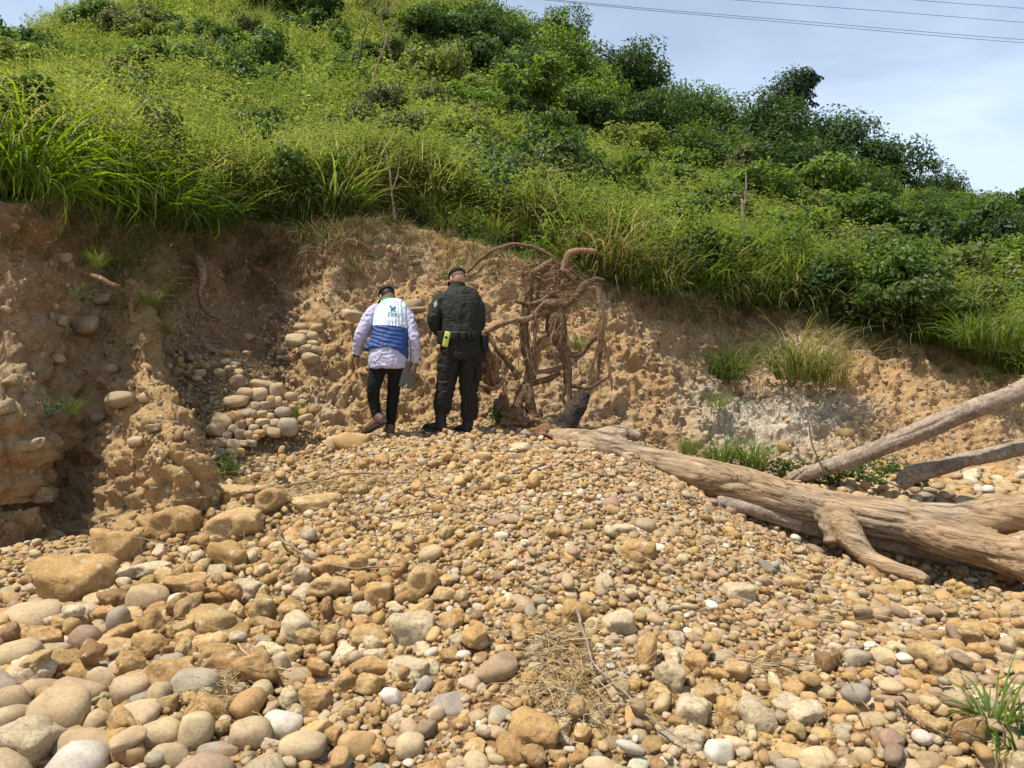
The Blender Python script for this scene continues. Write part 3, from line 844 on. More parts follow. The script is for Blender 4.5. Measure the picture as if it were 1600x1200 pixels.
HAND = [  # kind, px, py (centre), width, height in photo pixels, colour, label
 ('c', 45, 965, 98, 54, 'sandy', 'large smooth oval tan cobble at the left edge below the big ochre block'),
 ('c', 18, 1032, 80, 62, 'sandy', 'pale rounded cobble cut by the left edge of the picture'),
 ('c', 88, 1122, 100, 88, 'tan', 'biggest egg-shaped tan cobble in the lower left heap'),
 ('r', 32, 1172, 112, 80, 'r_pale', 'weathered sandstone block in the bottom left corner'),
 ('c', 203, 1085, 64, 56, 'sandy', 'egg-shaped sandy cobble right of the biggest cobble at lower left'),
 ('c', 246, 1100, 38, 50, 'tan', 'upright oval cobble beside the egg-shaped sandy cobble'),
 ('c', 302, 1086, 76, 54, 'grey', 'flat-sided grey brown slab-like cobble beside the clump of dry roots'),
 ('c', 279, 949, 40, 32, 'whitish', 'pale round cobble between straw and a flat boulder'),
 ('c', 130, 1000, 52, 50, 'brown', 'brown blocky cobble standing among the lower left stones'),
 ('c', 183, 978, 30, 52, 'grey', 'grey upright cobble leaning against an ochre rock'),
 ('c', 229, 945, 66, 44, 'tan', 'half buried flat tan boulder beside a pale round cobble'),
 ('c', 198, 1046, 72, 38, 'tan', 'long tan cobble behind the egg-shaped sandy one'),
 ('c', 157, 1062, 50, 40, 'sandy', 'sandy cobble with rootlets over its front'),
 ('c', 265, 1042, 42, 38, 'grey', 'grey brown angular cobble behind the slab-like cobble'),
 ('c', 243, 1157, 74, 52, 'sandy', 'pale yellow round cobble near the bottom edge'),
 ('c', 305, 1158, 52, 62, 'sandy', 'pale cobble wrapped in thin roots near the bottom edge'),
 ('c', 255, 1196, 70, 44, 'sandy', 'sandy cobble cut by the bottom edge of the picture'),
 ('c', 121, 1176, 102, 44, 'tan', 'long flat tan cobble below the biggest cobble'),
 ('c', 56, 1084, 68, 42, 'tan', 'flat tan cobble left of the biggest cobble'),
 ('c', 15, 1102, 60, 56, 'tan', 'tan cobble at the left edge above the sandstone block'),
 ('c', 150, 1132, 40, 50, 'tan', 'tan cobble squeezed to the right of the biggest cobble'),
 ('c', 388, 1172, 66, 50, 'sandy', 'sharp-edged pale cobble near the bottom edge'),
 ('c', 438, 1146, 64, 48, 'whitish', 'white-topped cobble above two pale stones'),
 ('c', 472, 1178, 74, 44, 'sandy', 'broad pale cobble at the bottom edge'),
 ('c', 555, 1170, 60, 48, 'ochre', 'round ochre cobble at the bottom edge'),
 ('c', 640, 1172, 46, 42, 'sandy', 'round sandy cobble at the bottom, right of the ochre one'),
 ('c', 64, 993, 34, 24, 'grey', 'small grey cobble in front of the large smooth oval cobble'),
 ('c', 80, 1020, 46, 36, 'sandy', 'sandy oval cobble beside the brown blocky cobble'),
 ('r', 110, 912, 126, 82, 'r_ochre', 'largest rough ochre block on the gravel at the left'),
 ('r', 178, 865, 78, 72, 'r_ochre', 'ochre block behind the largest ochre block'),
 ('r', 205, 812, 58, 88, 'r_yellow ochre', 'tall ochre block leaning at the foot of the spur'),
 ('r', 268, 828, 74, 66, 'r_ochre', 'ochre block under a twig at the foot of the spur'),
 ('r', 362, 828, 90, 62, 'r_yellow ochre', 'square yellowish block right of the twig at the spur'),
 ('r', 352, 884, 78, 60, 'r_ochre', 'crumbling ochre clod tangled with straw'),
 ('r', 230, 897, 72, 30, 'r_pale', 'flat pale slab lying under a thin stick'),
 ('r', 290, 924, 72, 30, 'r_ochre', 'flat ochre slab in front of the crumbling clod'),
 ('r', 385, 926, 66, 40, 'r_pale', 'pale faced block in the middle of the clods'),
 ('r', 470, 908, 34, 50, 'r_pale', 'upright pale ochre block beside a curved stick'),
 ('r', 515, 890, 60, 44, 'r_ochre', 'rounded ochre clod above the curved stick'),
 ('r', 515, 930, 72, 38, 'r_yellow ochre', 'broad yellow clod below the curved stick'),
 ('r', 592, 938, 52, 36, 'r_ochre', 'ochre clod left of the upright block'),
 ('r', 660, 920, 54, 64, 'r_yellow ochre', 'upright ochre block with a flat sunlit face in mid slope'),
 ('r', 645, 984, 78, 70, 'r_pale', 'large pale mottled block below the upright one'),
 ('r', 576, 995, 62, 36, 'r_yellow ochre', 'yellowish clod left of the pale mottled block'),
 ('r', 640, 1045, 78, 40, 'r_pale', 'wide pale clod under the mottled block'),
 ('r', 575, 1047, 62, 40, 'r_ochre', 'ochre clod left of the wide pale one'),
 ('r', 462, 985, 58, 48, 'r_pale', 'pale rough block in the middle of the left slope'),
 ('r', 325, 980, 92, 52, 'r_yellow ochre', 'long whitened ochre block crossed by straw'),
 ('r', 340, 1024, 64, 48, 'r_ochre', 'saddle-shaped ochre rock above the dry root clump'),
 ('r', 435, 1037, 36, 46, 'r_pale', 'small upright pale rock right of the saddle-shaped one'),
 ('r', 490, 1105, 50, 46, 'r_ochre', 'ochre rock above the white stones at the bottom'),
 ('r', 450, 1110, 34, 36, 'r_pale', 'pale rock beside the ochre rock near the bottom'),
 ('r', 495, 793, 76, 34, 'r_yellow ochre', 'long ochre slab at the top of the left slope'),
 ('r', 420, 796, 52, 50, 'r_ochre', 'ochre block beside the long slab under dry twigs'),
 ('r', 362, 776, 74, 36, 'r_yellow ochre', 'flat yellowish slab in front of the cobble stack'),
 ('r', 310, 788, 46, 40, 'r_pale', 'pale crumbly block between spur and cobble stack'),
 ('r', 20, 832, 76, 56, 'r_ochre', 'ochre block against the bank at the left edge'),
 ('r', 1000, 866, 58, 44, 'r_ochre', 'flat-faced pinkish ochre rock on the slope below the log'),
 ('r', 1048, 1064, 52, 60, 'r_pale', 'white and ochre rock right of the straw heap'),
 ('r', 1012, 1030, 34, 72, 'r_ochre', 'tall narrow ochre rock beside the straw heap'),
 ('r', 1085, 1122, 58, 54, 'r_pale', 'yellowish rock with white patches near the bottom'),
 ('r', 1105, 1088, 62, 34, 'r_yellow ochre', 'ochre rock bridging two others near the bottom'),
 ('r', 1140, 1112, 40, 44, 'r_ochre', 'ochre rock right of the bridging rock'),
 ('r', 1187, 1124, 54, 60, 'r_pale', 'pale split rock in the lower right cluster'),
 ('r', 1232, 1103, 52, 36, 'r_pale', 'pale rock at the right end of the lower cluster'),
 ('r', 968, 975, 52, 42, 'r_pale', 'pale yellowish rock above the straw heap'),
 ('r', 1160, 928, 58, 34, 'r_pale', 'pale wedge-shaped rock on the slope below the log'),
 ('r', 1236, 912, 48, 28, 'r_yellow ochre', 'yellowish block near the edge of the log shadow'),
 ('r', 836, 1160, 84, 66, 'r_ochre', 'big ochre boulder at the bottom under the straw'),
 ('r', 800, 1186, 52, 44, 'r_ochre', 'ochre rock at the bottom edge left of the big boulder'),
 ('c', 1125, 1186, 46, 44, 'whitish', 'white round stone at the bottom edge'),
 ('r', 1080, 1166, 52, 40, 'r_pale', 'pale rough rock left of the white round stone'),
 ('r', 1418, 926, 34, 30, 'r_ochre', 'flat ochre stone at the tip of the curved branch'),
 ('c', 1530, 988, 54, 32, 'ochre', 'long ochre cobble in the sun right of the log shadow'),
 ('r', 1090, 1040, 40, 34, 'r_ochre', 'ochre rock above the white and ochre rock'),
 ('c', 548, 690, 62, 32, 'ochre', 'rounded boulder at the left of the walking person'),
 ('c', 527, 690, 40, 26, 'sandy', 'sandy boulder behind the rounded boulder near the crest'),
 ('c', 560, 640, 56, 46, 'sandy', 'large sandy boulder half sunk in the bank behind the walking person'),
 ('r', 880, 702, 30, 26, 'r_ochre', 'ochre rock at the root end of the fallen trunk'),
 ('r', 815, 702, 34, 22, 'r_pale', 'white rock on the crest below the uprooted roots'),
]
for k, px, py, w, h, colr, lab in HAND:
    hit = ground_hit(px, py + h * 0.22)
    if hit is None: continue
    s = hit.y / F
    a, c = w * s / 2, h * s / 2
    b = (a + c) / 2 * rng.uniform(0.9, 1.1)
    loc = Vector((hit.x, hit.y + b * 0.35, hit.z + c * 0.42))
    q = Quaternion((0, 0, 1), rng.uniform(-0.35, 0.35)) @ Quaternion((1, 0, 0), rng.uniform(-0.25, 0.25)) @ Quaternion((0, 1, 0), rng.uniform(-0.12, 0.12))
    put_stone(k, loc, (a, b, c), q, COLS[colr], lab, None)
    stones.append((loc.x, loc.y, (a + b) / 2))

# cobbles of the stacked heap in front of the alcove, read from the photograph
HEAP = [(375,665,175,115),(370,768,185,80),(430,590,150,100),(520,565,140,95),(540,440,190,95),(620,380,130,90),(720,390,120,110),(545,290,110,120),(740,305,180,65),(850,355,110,120),(905,525,125,85),(935,640,150,130),(690,475,75,65),(765,470,75,65),(815,440,75,90),(745,540,85,65),(670,540,70,70),(610,530,110,80),(575,630,80,90),(640,605,70,70),(735,605,110,70),(680,650,80,65),(780,650,60,60),(830,680,100,70),(720,690,90,60),(800,560,70,60),(840,605,70,60),(575,700,90,80),(520,660,90,80),(470,710,70,70),(505,780,120,90),(410,850,85,80),(490,870,90,110),(530,850,50,80),(575,840,60,70),(510,930,80,60),(440,950,90,70),(630,700,80,70),(650,765,80,50),(590,765,80,45),(870,440,80,80),(920,460,50,50),(970,400,90,70),(1065,520,60,50),(1085,575,110,70),(1100,615,70,50),(985,480,60,40),(690,720,60,50),(300,160,80,55),(250,215,90,55),(345,145,70,50),(185,95,55,45),(410,215,80,70),(460,130,80,55),(500,180,85,50),(530,145,80,45),(565,205,60,45),(230,255,70,40),(465,60,90,50),(620,60,60,40),(360,40,70,40),(150,215,60,40)]
heap_named = {0: 'large oval cobble on the left face of the stacked cobble heap', 1: 'long flat cobble under the large oval one in the heap', 4: 'broad cobble on top of the stacked heap',
              6: 'round dark-topped cobble on the crest of the stacked heap', 7: 'dark brown boulder standing behind the top of the heap', 8: 'long flat cobble lying on the top of the heap',
              10: 'big pale cobble at the right end of the heap', 11: 'largest greenish grey boulder at the foot of the heap by the grass tuft', 2: 'slanting cobble on top of the left face of the heap', 9: 'whitish leaning slab at the top right of the heap'}
def heap_label(x, y, w, cn):
    if y <= 270: return f"small {cn} cobble on the gravel above the {'left' if x < 300 else ('middle' if x < 450 else 'right')} of the stacked heap"
    hz = 'left face' if x < 560 else ('middle' if x < 760 else 'right end')
    vt_ = 'upper' if y < 480 else ('middle' if y < 650 else 'lowest')
    return f"{'big' if w > 95 else 'small'} rounded {cn} cobble in the {vt_} row, {hz} of the stacked heap"
for i, (x, y, w, h) in enumerate(HEAP):
    px, py = 260 + x / 5.0, 540 + y / 5.0
    Yd = 7.55 + max(0, 930 - y) / 900 * 1.0 + max(0, x - 380) / 600 * 0.25
    if y < 270: Yd = 8.3 + (270 - y) / 270 * 1.0
    pc = P(px, py, Yd); s = Yd / F
    a, c = w / 5 * s / 2 * 1.12, h / 5 * s / 2 * 1.15
    q = Quaternion((0, 0, 1), rng.uniform(-.4, .4)) @ Quaternion((0, 1, 0), rng.uniform(-.18, .18))
    if i == 2: q = Quaternion((0, 1, 0), 0.4)
    cn = ['tan', 'tan', 'brown', 'ochre', 'sandy', 'tan', 'grey'][int(rng.integers(7))]
    put_stone('c', pc + Vector((0, a * 0.4, 0)), (a, a * 0.95, c), q, COLS[cn],
              heap_named.get(i) or heap_label(x, y, w, cn), 'cobbles of the stacked heap' if y > 270 else 'cobbles above the stacked heap')
    stones.append((pc.x, pc.y, a * 0.8))
# a few cobbles resting on the ledge right of the alcove and on the bank behind the people
for (px, py, w, h, Yd, lab) in [(463, 532, 30, 20, 9.45, 'largest cobble of the small pile on the ledge right of the alcove'), (487, 526, 20, 16, 9.6, 'small cobble of the pile on the ledge'), (492, 547, 26, 14, 9.45, 'small cobble of the pile on the ledge'), (478, 546, 20, 14, 9.4, 'small cobble of the pile on the ledge'),
        (484, 560, 26, 18, 9.3, 'lowest brown cobble below the pile on the ledge'), (470, 512, 22, 12, 9.75, 'small cobble of the pile on the ledge'), (496, 513, 18, 14, 9.75, 'small cobble of the pile on the ledge'), (474, 522, 20, 12, 9.6, 'small cobble of the pile on the ledge'), (487, 538, 22, 12, 9.5, 'small cobble of the pile on the ledge'),
        (549, 494, 30, 18, 9.75, 'flat grey cobble on the bank left of the walking person'), (648, 476, 24, 16, 10.0, 'round pale stone on the bank between the two people'), (650, 485, 30, 10, 9.95, 'flat pale stone below the round one between the two people'), (635, 478, 18, 12, 10.0, 'small pale stone at the shoulder of the walking person')]:
    pc = P(px, py, Yd); s = Yd / F
    put_stone('c', pc, (w * s / 2 * 1.1, w * s / 2, h * s / 2 * 1.1), Quaternion((0, 1, 0), rng.uniform(-.2, .2)), COLS[['tan', 'sandy', 'brown', 'tan'][int(rng.integers(4))]], lab, 'cobbles of the pile on the ledge' if 'pile' in lab else None)

# ------------------------------------------------------------------ gravel by dart throwing, large stones first
def zone(x, y):
    px = x / y * F + 800; py = 600 - (ground_smooth(x, y) - CAMZ) / y * F
    return px, py
NC = 170000
cy = np.sqrt(rng.uniform(2.3 ** 2, 10.6 ** 2, NC))
cx = rng.uniform(-0.84, 0.84, NC) * cy
keep = np.ones(NC, bool)
by_ = bank_y(cx)
keep &= cy < by_ + 0.12
cx, cy = cx[keep], cy[keep]
cpx, cpy = zone(cx, cy)
keep = (cpx > -160) & (cpx < 1760) & (cpy < 1330)
cx, cy, cpx, cpy = cx[keep], cy[keep], cpx[keep], cpy[keep]
n = len(cx)
big_left = np.clip((520 - cpx) / 420, 0, 1) * np.clip((cpy - 880) / 160, 0, 1)
creek = np.clip((cpx - 1150) / 250, 0, 1) * (cy > 7)
med = 0.0146 + 0.030 * big_left + 0.004 * np.clip((cpy - 900) / 300, 0, 1) + 0.010 * creek + 0.004 * np.clip((cpx - 1200) / 300, 0, 1)
rad = med * np.exp(rng.normal(0, 0.42, n))
rad = np.clip(rad, 0.0112 + 0.0006 * cy, 0.12)
clodz = 0.06 + np.exp(-((cpx - 430) / 260) ** 2 - ((cpy - 930) / 130) ** 2) * 0.85 + np.exp(-((cpx - 1120) / 130) ** 2 - ((cpy - 1080) / 90) ** 2) * 0.4 + 0.20 + 0.25 * np.exp(-((cpx - 760) / 150) ** 2 - ((cpy - 730) / 45) ** 2)
ang = rng.random(n) < clodz
rad = np.where(ang, np.minimum(rad * (1 + .45 * np.clip(clodz * 1.6 - .35, 0, 1)), .11), rad)
order = np.argsort(-rad * rng.uniform(0.75, 1.0, n))
cell = 0.13
gridh = {}
def _add(x, y, r): gridh.setdefault((int(x // cell), int(y // cell)), []).append((x, y, r))
for (x, y, r) in stones: _add(x, y, r * 0.9)
acc = []
for i in order:
    x, y, r = cx[i], cy[i], rad[i]
    gx_, gy_ = int(x // cell), int(y // cell); ok = True
    for ax in (-2, -1, 0, 1, 2) if r > 0.05 else (-1, 0, 1):
        for ay in (-2, -1, 0, 1, 2) if r > 0.05 else (-1, 0, 1):
            for (qx, qy, qr) in gridh.get((gx_ + ax, gy_ + ay), ()):
                m = (qr + r) * 0.80
                if (qx - x) ** 2 + (qy - y) ** 2 < m * m: ok = False; break
            if not ok: break
        if not ok: break
    if ok:
        _add(x, y, r); acc.append(i)
acc = np.array(acc)
sx, sy, sr, sang, spx, spy = cx[acc], cy[acc], rad[acc], ang[acc], cpx[acc], cpy[acc]
# a loose upper layer lying on the first
k2 = rng.random(len(acc)) < 0.22
up = np.concatenate([np.zeros(len(acc), bool), np.ones(k2.sum(), bool)])
sx = np.concatenate([sx, sx[k2] + rng.normal(0, .03, k2.sum())]); sy = np.concatenate([sy, sy[k2] + rng.normal(0, .03, k2.sum())])
sr = np.concatenate([sr, np.clip(sr[k2] * rng.uniform(.6, 1.0, k2.sum()), 0.014, 0.06)]); sang = np.concatenate([sang, sang[k2]])
spx = np.concatenate([spx, spx[k2]]); spy = np.concatenate([spy, spy[k2]])
ns = len(sx)
gz = ground_z(sx, sy); gn = ground_normal(sx, sy)
asp = rng.uniform(0.68, 1.0, ns); flat = np.where(sang, rng.uniform(0.65, 0.95, ns), rng.uniform(0.42, 0.80, ns))
half = np.stack([sr * rng.uniform(1.0, 1.25, ns), sr * asp, sr * flat], axis=1)
sz = gz + half[:, 2] * rng.uniform(-0.10, 0.85, ns) + np.where(up, sr * 1.25, 0)
spin = rng.uniform(0, 2 * np.pi, ns); tilt = rng.normal(0, 0.32, ns)
pick = rng.choice(len(PAL), ns, p=PALW); rpick = rng.choice(len(RPAL), ns, p=RPALW)
pv = np.array([p[1] for p in PAL]); rv = np.array([p[1] for p in RPAL])
tint = np.where(sang[:, None], rv[rpick], pv[pick]) * rng.uniform(0.82, 1.16, ns)[:, None] * rng.uniform(0.96, 1.04, (ns, 3))
vis = (spx > -20) & (spx < 1620) & (spy < 1215)
score = np.where(vis, sr / sy, 0)
ci = np.where(~sang)[0]; ci = ci[np.argsort(-score[ci])][:255]
ri = np.where(sang)[0]; ri = ri[np.argsort(-score[ri])][:230]
solo = np.zeros(ns, bool); solo[ci] = True; solo[ri] = True
solo &= score > 0

def where(px, py, y):
    if y > 7.4 and px > 1000: return 'on the stream bed behind the fallen log'
    if px > 1040 and py < 1010 and py > 800 and (py - 800) > (px - 1040) * 0.18 and (py - 760) < (px - 1040) * 0.62: return 'on the slope under the fallen log'
    if py < 800: return 'on the crest near the feet of the two people' if px > 480 else 'at the foot of the stacked heap'
    if px < 380 and py > 1010: return 'in the lower left heap of big cobbles'
    if px < 380: return 'among the ochre blocks at the left'
    if px < 720 and py < 1010: return 'among the clods in the middle of the left slope'
    if px < 720: return 'on the lower slope left of the straw heap'
    if px < 1010 and py > 960: return 'around the straw heap'
    if px < 1100: return 'on the open gravel slope below the log root end'
    if py > 1010 and px < 1330: return 'in the lower right cluster'
    if px >= 1330 and py > 1000: return 'near the green plant at the lower right'
    return 'on the right gravel slope'
def landmark(px, py):
    """the nearest stone with a label of its own, and on which side of it this one lies"""
    k = min(range(len(HAND)), key=lambda j: (HAND[j][1] - px) ** 2 + (HAND[j][2] - py) ** 2)
    dx, dy = px - HAND[k][1], py - HAND[k][2]
    if math.hypot(dx, dy) > 95: return None
    w = HAND[k][6].split()[:7]
    while len(w) > 3 and w[-1] in ('of', 'the', 'a', 'in', 'at', 'on', 'by', 'below', 'above', 'beside', 'behind', 'under', 'between', 'with', 'right', 'left', 'and', 'near', 'lower', 'its', 'to', 'from', 'over', 'two', 'largest', 'white', 'upright', 'cut', 'lying', 'ochre', 'pale', 'big', 'against', 'big', 'front', 'flat', 'biggest', 'bottom', 'top', 'round', 'large', 'smooth', 'middle', 'straw', 'wide', 'dry', 'egg-shaped', 'slab-like', 'lower', 'sandy'): w.pop()
    side = ('left of the' if dx < 0 else 'right of the') if abs(dx) > abs(dy) else ('behind the' if dy < 0 else 'in front of the')
    return side + ' ' + ' '.join(w)
def euler_of(i):
    q = rot_to(gn[i], spin[i], (math.cos(spin[i]), math.sin(spin[i]), 0), float(tilt[i]))
    return q
for i in np.where(solo)[0]:
    k = 'r' if sang[i] else 'c'
    cname = (RPAL[rpick[i]] if sang[i] else PAL[pick[i]])[0]
    shape = 'rough' if sang[i] else ('flat' if flat[i] < 0.52 else ('oval' if asp[i] < 0.84 else 'round'))
    size = 'larger' if sr[i] / sy[i] > 0.0135 else 'small'
    w_ = landmark(spx[i], spy[i]) or where(spx[i], spy[i], sy[i])
    put_stone(k, (sx[i], sy[i], sz[i]), half[i] * 1.06, euler_of(i), tint[i], f"{size} {shape} {cname} {'rock' if sang[i] else 'cobble'} {w_}", ('rocks ' if sang[i] else 'cobbles ') + w_)
rest = ~solo
eul = np.array([euler_of(i).to_euler()[:] for i in range(ns)])
for nm, sel, src, lab in (('gravel', rest & ~sang, COBs, 'rounded tan pebbles and small cobbles covering the slope and stream bed'), ('rubble', rest & sang, ROCs, 'crumbled ochre clods and angular rubble lying between the cobbles')):
    ii = np.where(sel)[0]
    scatter(nm, np.stack([sx, sy, sz], 1)[ii], eul[ii], half[ii] * 1.06, rng.integers(0, len(src), len(ii)), tint[ii], src, lab, 'gravel' if nm == 'gravel' else 'rubble')
# fine grit filling the gaps
ng = 38000
gy2 = np.sqrt(rng.uniform(2.4 ** 2, 9.6 ** 2, ng)); gx2 = rng.uniform(-0.78, 0.78, ng) * gy2
kk = gy2 < bank_y(gx2) + 0.1; gx2, gy2 = gx2[kk], gy2[kk]; ng = len(gx2)
r2 = rng.uniform(0.006, 0.014, ng) * (0.7 + gy2 / 12)
scatter('grit', np.stack([gx2, gy2, ground_z(gx2, gy2) + r2 * .5], 1), rng.uniform(0, 6.28, (ng, 3)), np.stack([r2 * 1.2, r2, r2 * .8], 1), rng.integers(0, len(ROCs), ng),
        rv[rng.choice(len(RPAL), ng, p=RPALW)] * rng.uniform(.8, 1.15, ng)[:, None], ROCs, 'fine gravel and crumbs of earth between the stones', 'grit')

# ------------------------------------------------------------------ stones embedded in the bank (parts of the bank) and its fine gravel
def bank_stone(u, v, r, cpal=None, out=0.15, ax=None):
    p, nrm = bank_at(u, v)
    kindr = rng.random() < 0.25
    me = (ROC if kindr else COB)[int(rng.integers(12))]
    o = bpy.data.objects.new('stone', me); COL.objects.link(o)
    o.parent = bank
    o.rotation_mode = 'QUATERNION'
    o.rotation_quaternion = Quaternion((0, 0, 1), rng.uniform(-.6, .6)) @ Quaternion((0, 1, 0), rng.normal(0, .25)) @ Quaternion((1, 0, 0), rng.normal(0, .25))
    o.scale = ax or (r * rng.uniform(1.0, 1.35), r * rng.uniform(.8, 1.0), r * rng.uniform(.6, .85))
    o.location = p + nrm * r * out * (1 if cpal is not None else -1.2)
    c = np.array(cpal if cpal is not None else pv[rng.choice([0, 1, 2, 3, 2])]) * rng.uniform(.7, .95)
    o.color = (*c, 1)
BPX = BK[:, 2, 0] / BK[:, 2, 1] * F + 800
for _ in range(240):
    u = rng.uniform(1.7, 21.8); v = rng.uniform(0.03, 0.9) ** 1.25
    if u < 6.5 and rng.random() < .85: continue
    bank_stone(u, v, float(np.clip(rng.lognormal(-3.15, 0.36), 0.025, 0.11)))
for (px, py, w) in [(88, 400, 26), (88, 415 + 85, 30), (130, 512, 44), (85, 435, 22), (45, 695, 36), (5, 635, 26), (15, 600, 30), (175, 578, 22), (195, 627, 34), (155, 650, 24), (245, 670, 22), (85, 560, 26), (180, 700, 20), (160, 470, 24), (60, 770, 40), (230, 620, 20), (215, 690, 22)]:
    dd = np.hypot(pxs.reshape(NU, nv1)[:, 1:] - px, pys.reshape(NU, nv1)[:, 1:] - py)
    dd[us > 6.3] = 1e9
    i, j = np.unravel_index(np.argmin(dd), dd.shape)
    bank_stone(us[i], j / (NB_V - 1), w * Bk[i, j, 1] / F / 2, COLS['sandy'], 0.3)
nbk = 15000
bu = rng.uniform(0.8, 22.6, nbk); bv = rng.uniform(0.0, 0.95, nbk)
dens = 0.45 + 0.55 * (fbm(np.stack([bu * 1.3, bv * 4, bu * 0], 1), 1.0, 3, 77) > -0.05)
kk = rng.random(nbk) < dens * np.where(bu < 6.3, .4, 1); bu, bv = bu[kk], bv[kk]; nbk = len(bu)
bi = np.clip(np.searchsorted(us, bu), 0, NU - 1); bj = (bv * (NB_V - 1)).astype(int)
br = np.clip(rng.lognormal(-4.35, 0.45, nbk), 0.007, 0.045)
bp = Bk[bi, bj] + Nn[bi, bj] * br[:, None] * 0.2
palev = pale.reshape(NU, nv1)[bi, bj + 1]
bt = pv[rng.choice(6, nbk)] * rng.uniform(.8, 1.1, nbk)[:, None]
bt = bt * (1 - palev[:, None]) + np.array([.58, .52, .42]) * palev[:, None]
bvar = rng.integers(0, len(ROCs) + len(COBs), nbk)
scatter('bank_gravel', bp, rng.uniform(0, 6.28, (nbk, 3)), np.stack([br * 1.2, br, br * .75], 1), bvar, bt, ROCs + COBs, 'small stones and crumbs sticking out of the eroded bank face', 'gravel')

# ================================================================== FALLEN TREE with its upturned roots
def tp(pts, dflt=None):
    """[(px, py, Y, r_px)] -> path, radii in metres"""
    return [P(a, b, c) for a, b, c, _ in pts], [r * c / F for _, _, c, r in pts]

def wood_noise(me, along, amp, freq, seed):
    V = verts_of(me); Nm = normals_of(me)
    ax = np.asarray(tuple(along), float); ax /= np.linalg.norm(ax)
    q = V - np.outer(V @ ax, ax) * 0.86               # stretched along the grain
    f = fbm(q, freq, 4, seed, 0.6)
    groove = np.exp(-(fbm(q, freq * 0.45, 2, seed + 4) / 0.05) ** 2)
    V = V + Nm * (amp * f - amp * 1.6 * groove + amp * 0.5 * fbm(V, freq * 2.5, 3, seed + 8))[:, None]
    set_verts(me, V)

tree = empty('fallen_tree', P(985, 735, 7.7))
tag(tree, 'long weathered fallen tree trunk with a tangle of upturned roots at its left end', 'fallen tree')
TR = []
path, rr = tp([(806, 668, 8.95, 9), (842, 682, 8.7, 13), (872, 688, 8.45, 19), (915, 692, 8.15, 22), (955, 702, 7.95, 23), (1000, 716, 7.7, 22.5), (1075, 738, 7.4, 29), (1162, 761, 7.25, 33), (1250, 786, 7.05, 32.5),
               (1330, 801, 6.85, 33), (1400, 812, 6.65, 33), (1460, 821, 6.5, 36)])
TR.append(tube(path, [r * .94 for r in rr], 28, 150, rough=0.10, seed=3, rfreq=3.0))
path, rr = tp([(1400, 812, 6.65, 33), (1480, 820, 6.45, 35), (1545, 810, 6.3, 31), (1610, 797, 6.1, 27), (1720, 770, 5.8, 24), (1880, 730, 5.5, 24)])
TR.append(tube(path, rr, 24, 90, rough=0.12, seed=5, rfreq=3.0))
path, rr = tp([(1420, 815, 6.6, 32), (1490, 841, 6.3, 31), (1550, 860, 6.1, 30), (1610, 880, 5.9, 31), (1720, 918, 5.6, 30), (1860, 955, 5.3, 30)])
TR.append(tube(path, rr, 24, 90, rough=0.12, seed=6, rfreq=3.0))
# stub and down-curving limb
path, rr = tp([(1285, 795, 6.9, 17), (1293, 815, 6.75, 15), (1299, 832, 6.7, 13), (1302, 848, 6.67, 14)])
TR.append(tube(path, rr, 16, 30, rough=0.18, seed=8, rfreq=14))
path, rr = tp([(1302, 790, 6.85, 24), (1318, 818, 6.65, 23), (1336, 848, 6.5, 18), (1362, 874, 6.35, 14.5), (1400, 890, 6.2, 12.5), (1432, 900, 6.1, 11.5), (1449, 909, 6.0, 9)])
TR.append(tube(path, rr, 18, 70, rough=0.10, seed=9, rfreq=8))
# broken knot on the upper side near the root end
path, rr = tp([(935, 690, 8.1, 20), (955, 680, 8.0, 15), (975, 676, 7.95, 12), (1000, 684, 7.9, 6)])
TR.append(tube(path, rr, 14, 30, rough=0.25, seed=12, rfreq=10))
TR.append(blob(P(925, 700, 8.0), (0.17, 0.14, 0.13)))
TR.append(blob(P(880, 700, 8.3), (0.14, 0.14, 0.12)))
TR.append(blob(P(1420, 812, 6.65), (0.24, 0.16, 0.15)))
tm = fuse('trunk', TR, 0.013, 2)
wood_noise(tm, P(1600, 845, 6.0) - P(985, 716, 7.7), 0.011, 7.0, 31)
t_ = NT('weathered_trunk_grain')
axv = (P(1600, 845, 6.0) - P(985, 716, 7.7)).normalized()
eul = Vector((1, 0, 0)).rotation_difference(axv).inverted().to_euler()
gv = t_.n('ShaderNodeMapping', _vector_type='POINT', Rotation=eul[:], Scale=(1, 1, 1)); t_.l(t_.coord(), gv.inputs['Vector'])
gs = t_.mapping((0.09, 1, 1), gv.outputs['Vector'])
g1 = t_.noise(26, 7, 0.68, gs, 0.5); g2 = t_.noise(7, 5, 0.6, t_.mapping((0.3, 1, 1), gv.outputs['Vector']), 0.6); g3 = t_.noise(90, 5, 0.7); g0 = t_.noise(1.1, 4, 0.6)
cc = t_.ramp(g1, [(0.32, (0.11, 0.068, 0.04)), (0.45, (0.35, 0.245, 0.15)), (0.66, (0.53, 0.40, 0.265))])
cc = t_.mix(t_.ramp(g0, [(0.47, 0.0), (0.62, 0.6)]), cc, t_.ramp(g1, [(0.34, (0.085, 0.066, 0.052)), (0.48, (0.31, 0.26, 0.21)), (0.70, (0.50, 0.44, 0.37))]))
cc = t_.mix(1.0, cc, t_.ramp(g2, [(0.3, 0.62), (0.5, 1.0), (0.72, 1.15)]), 'MULTIPLY')
ck = t_.ramp(t_.noise(6.5, 4, 0.6, t_.mapping((0.05, 1, 1), gv.outputs['Vector']), 0.25), [(0.488, 0.0), (0.498, 1.0), (0.502, 1.0), (0.512, 0.0)])
ck = t_.math('MULTIPLY', ck, t_.ramp(t_.noise(2.2, 3, .5), [(.48, 0.0), (.58, 1.0)]))
cc = t_.mix(t_.math('MULTIPLY', ck, 0.75), cc, (0.05, 0.032, 0.02))
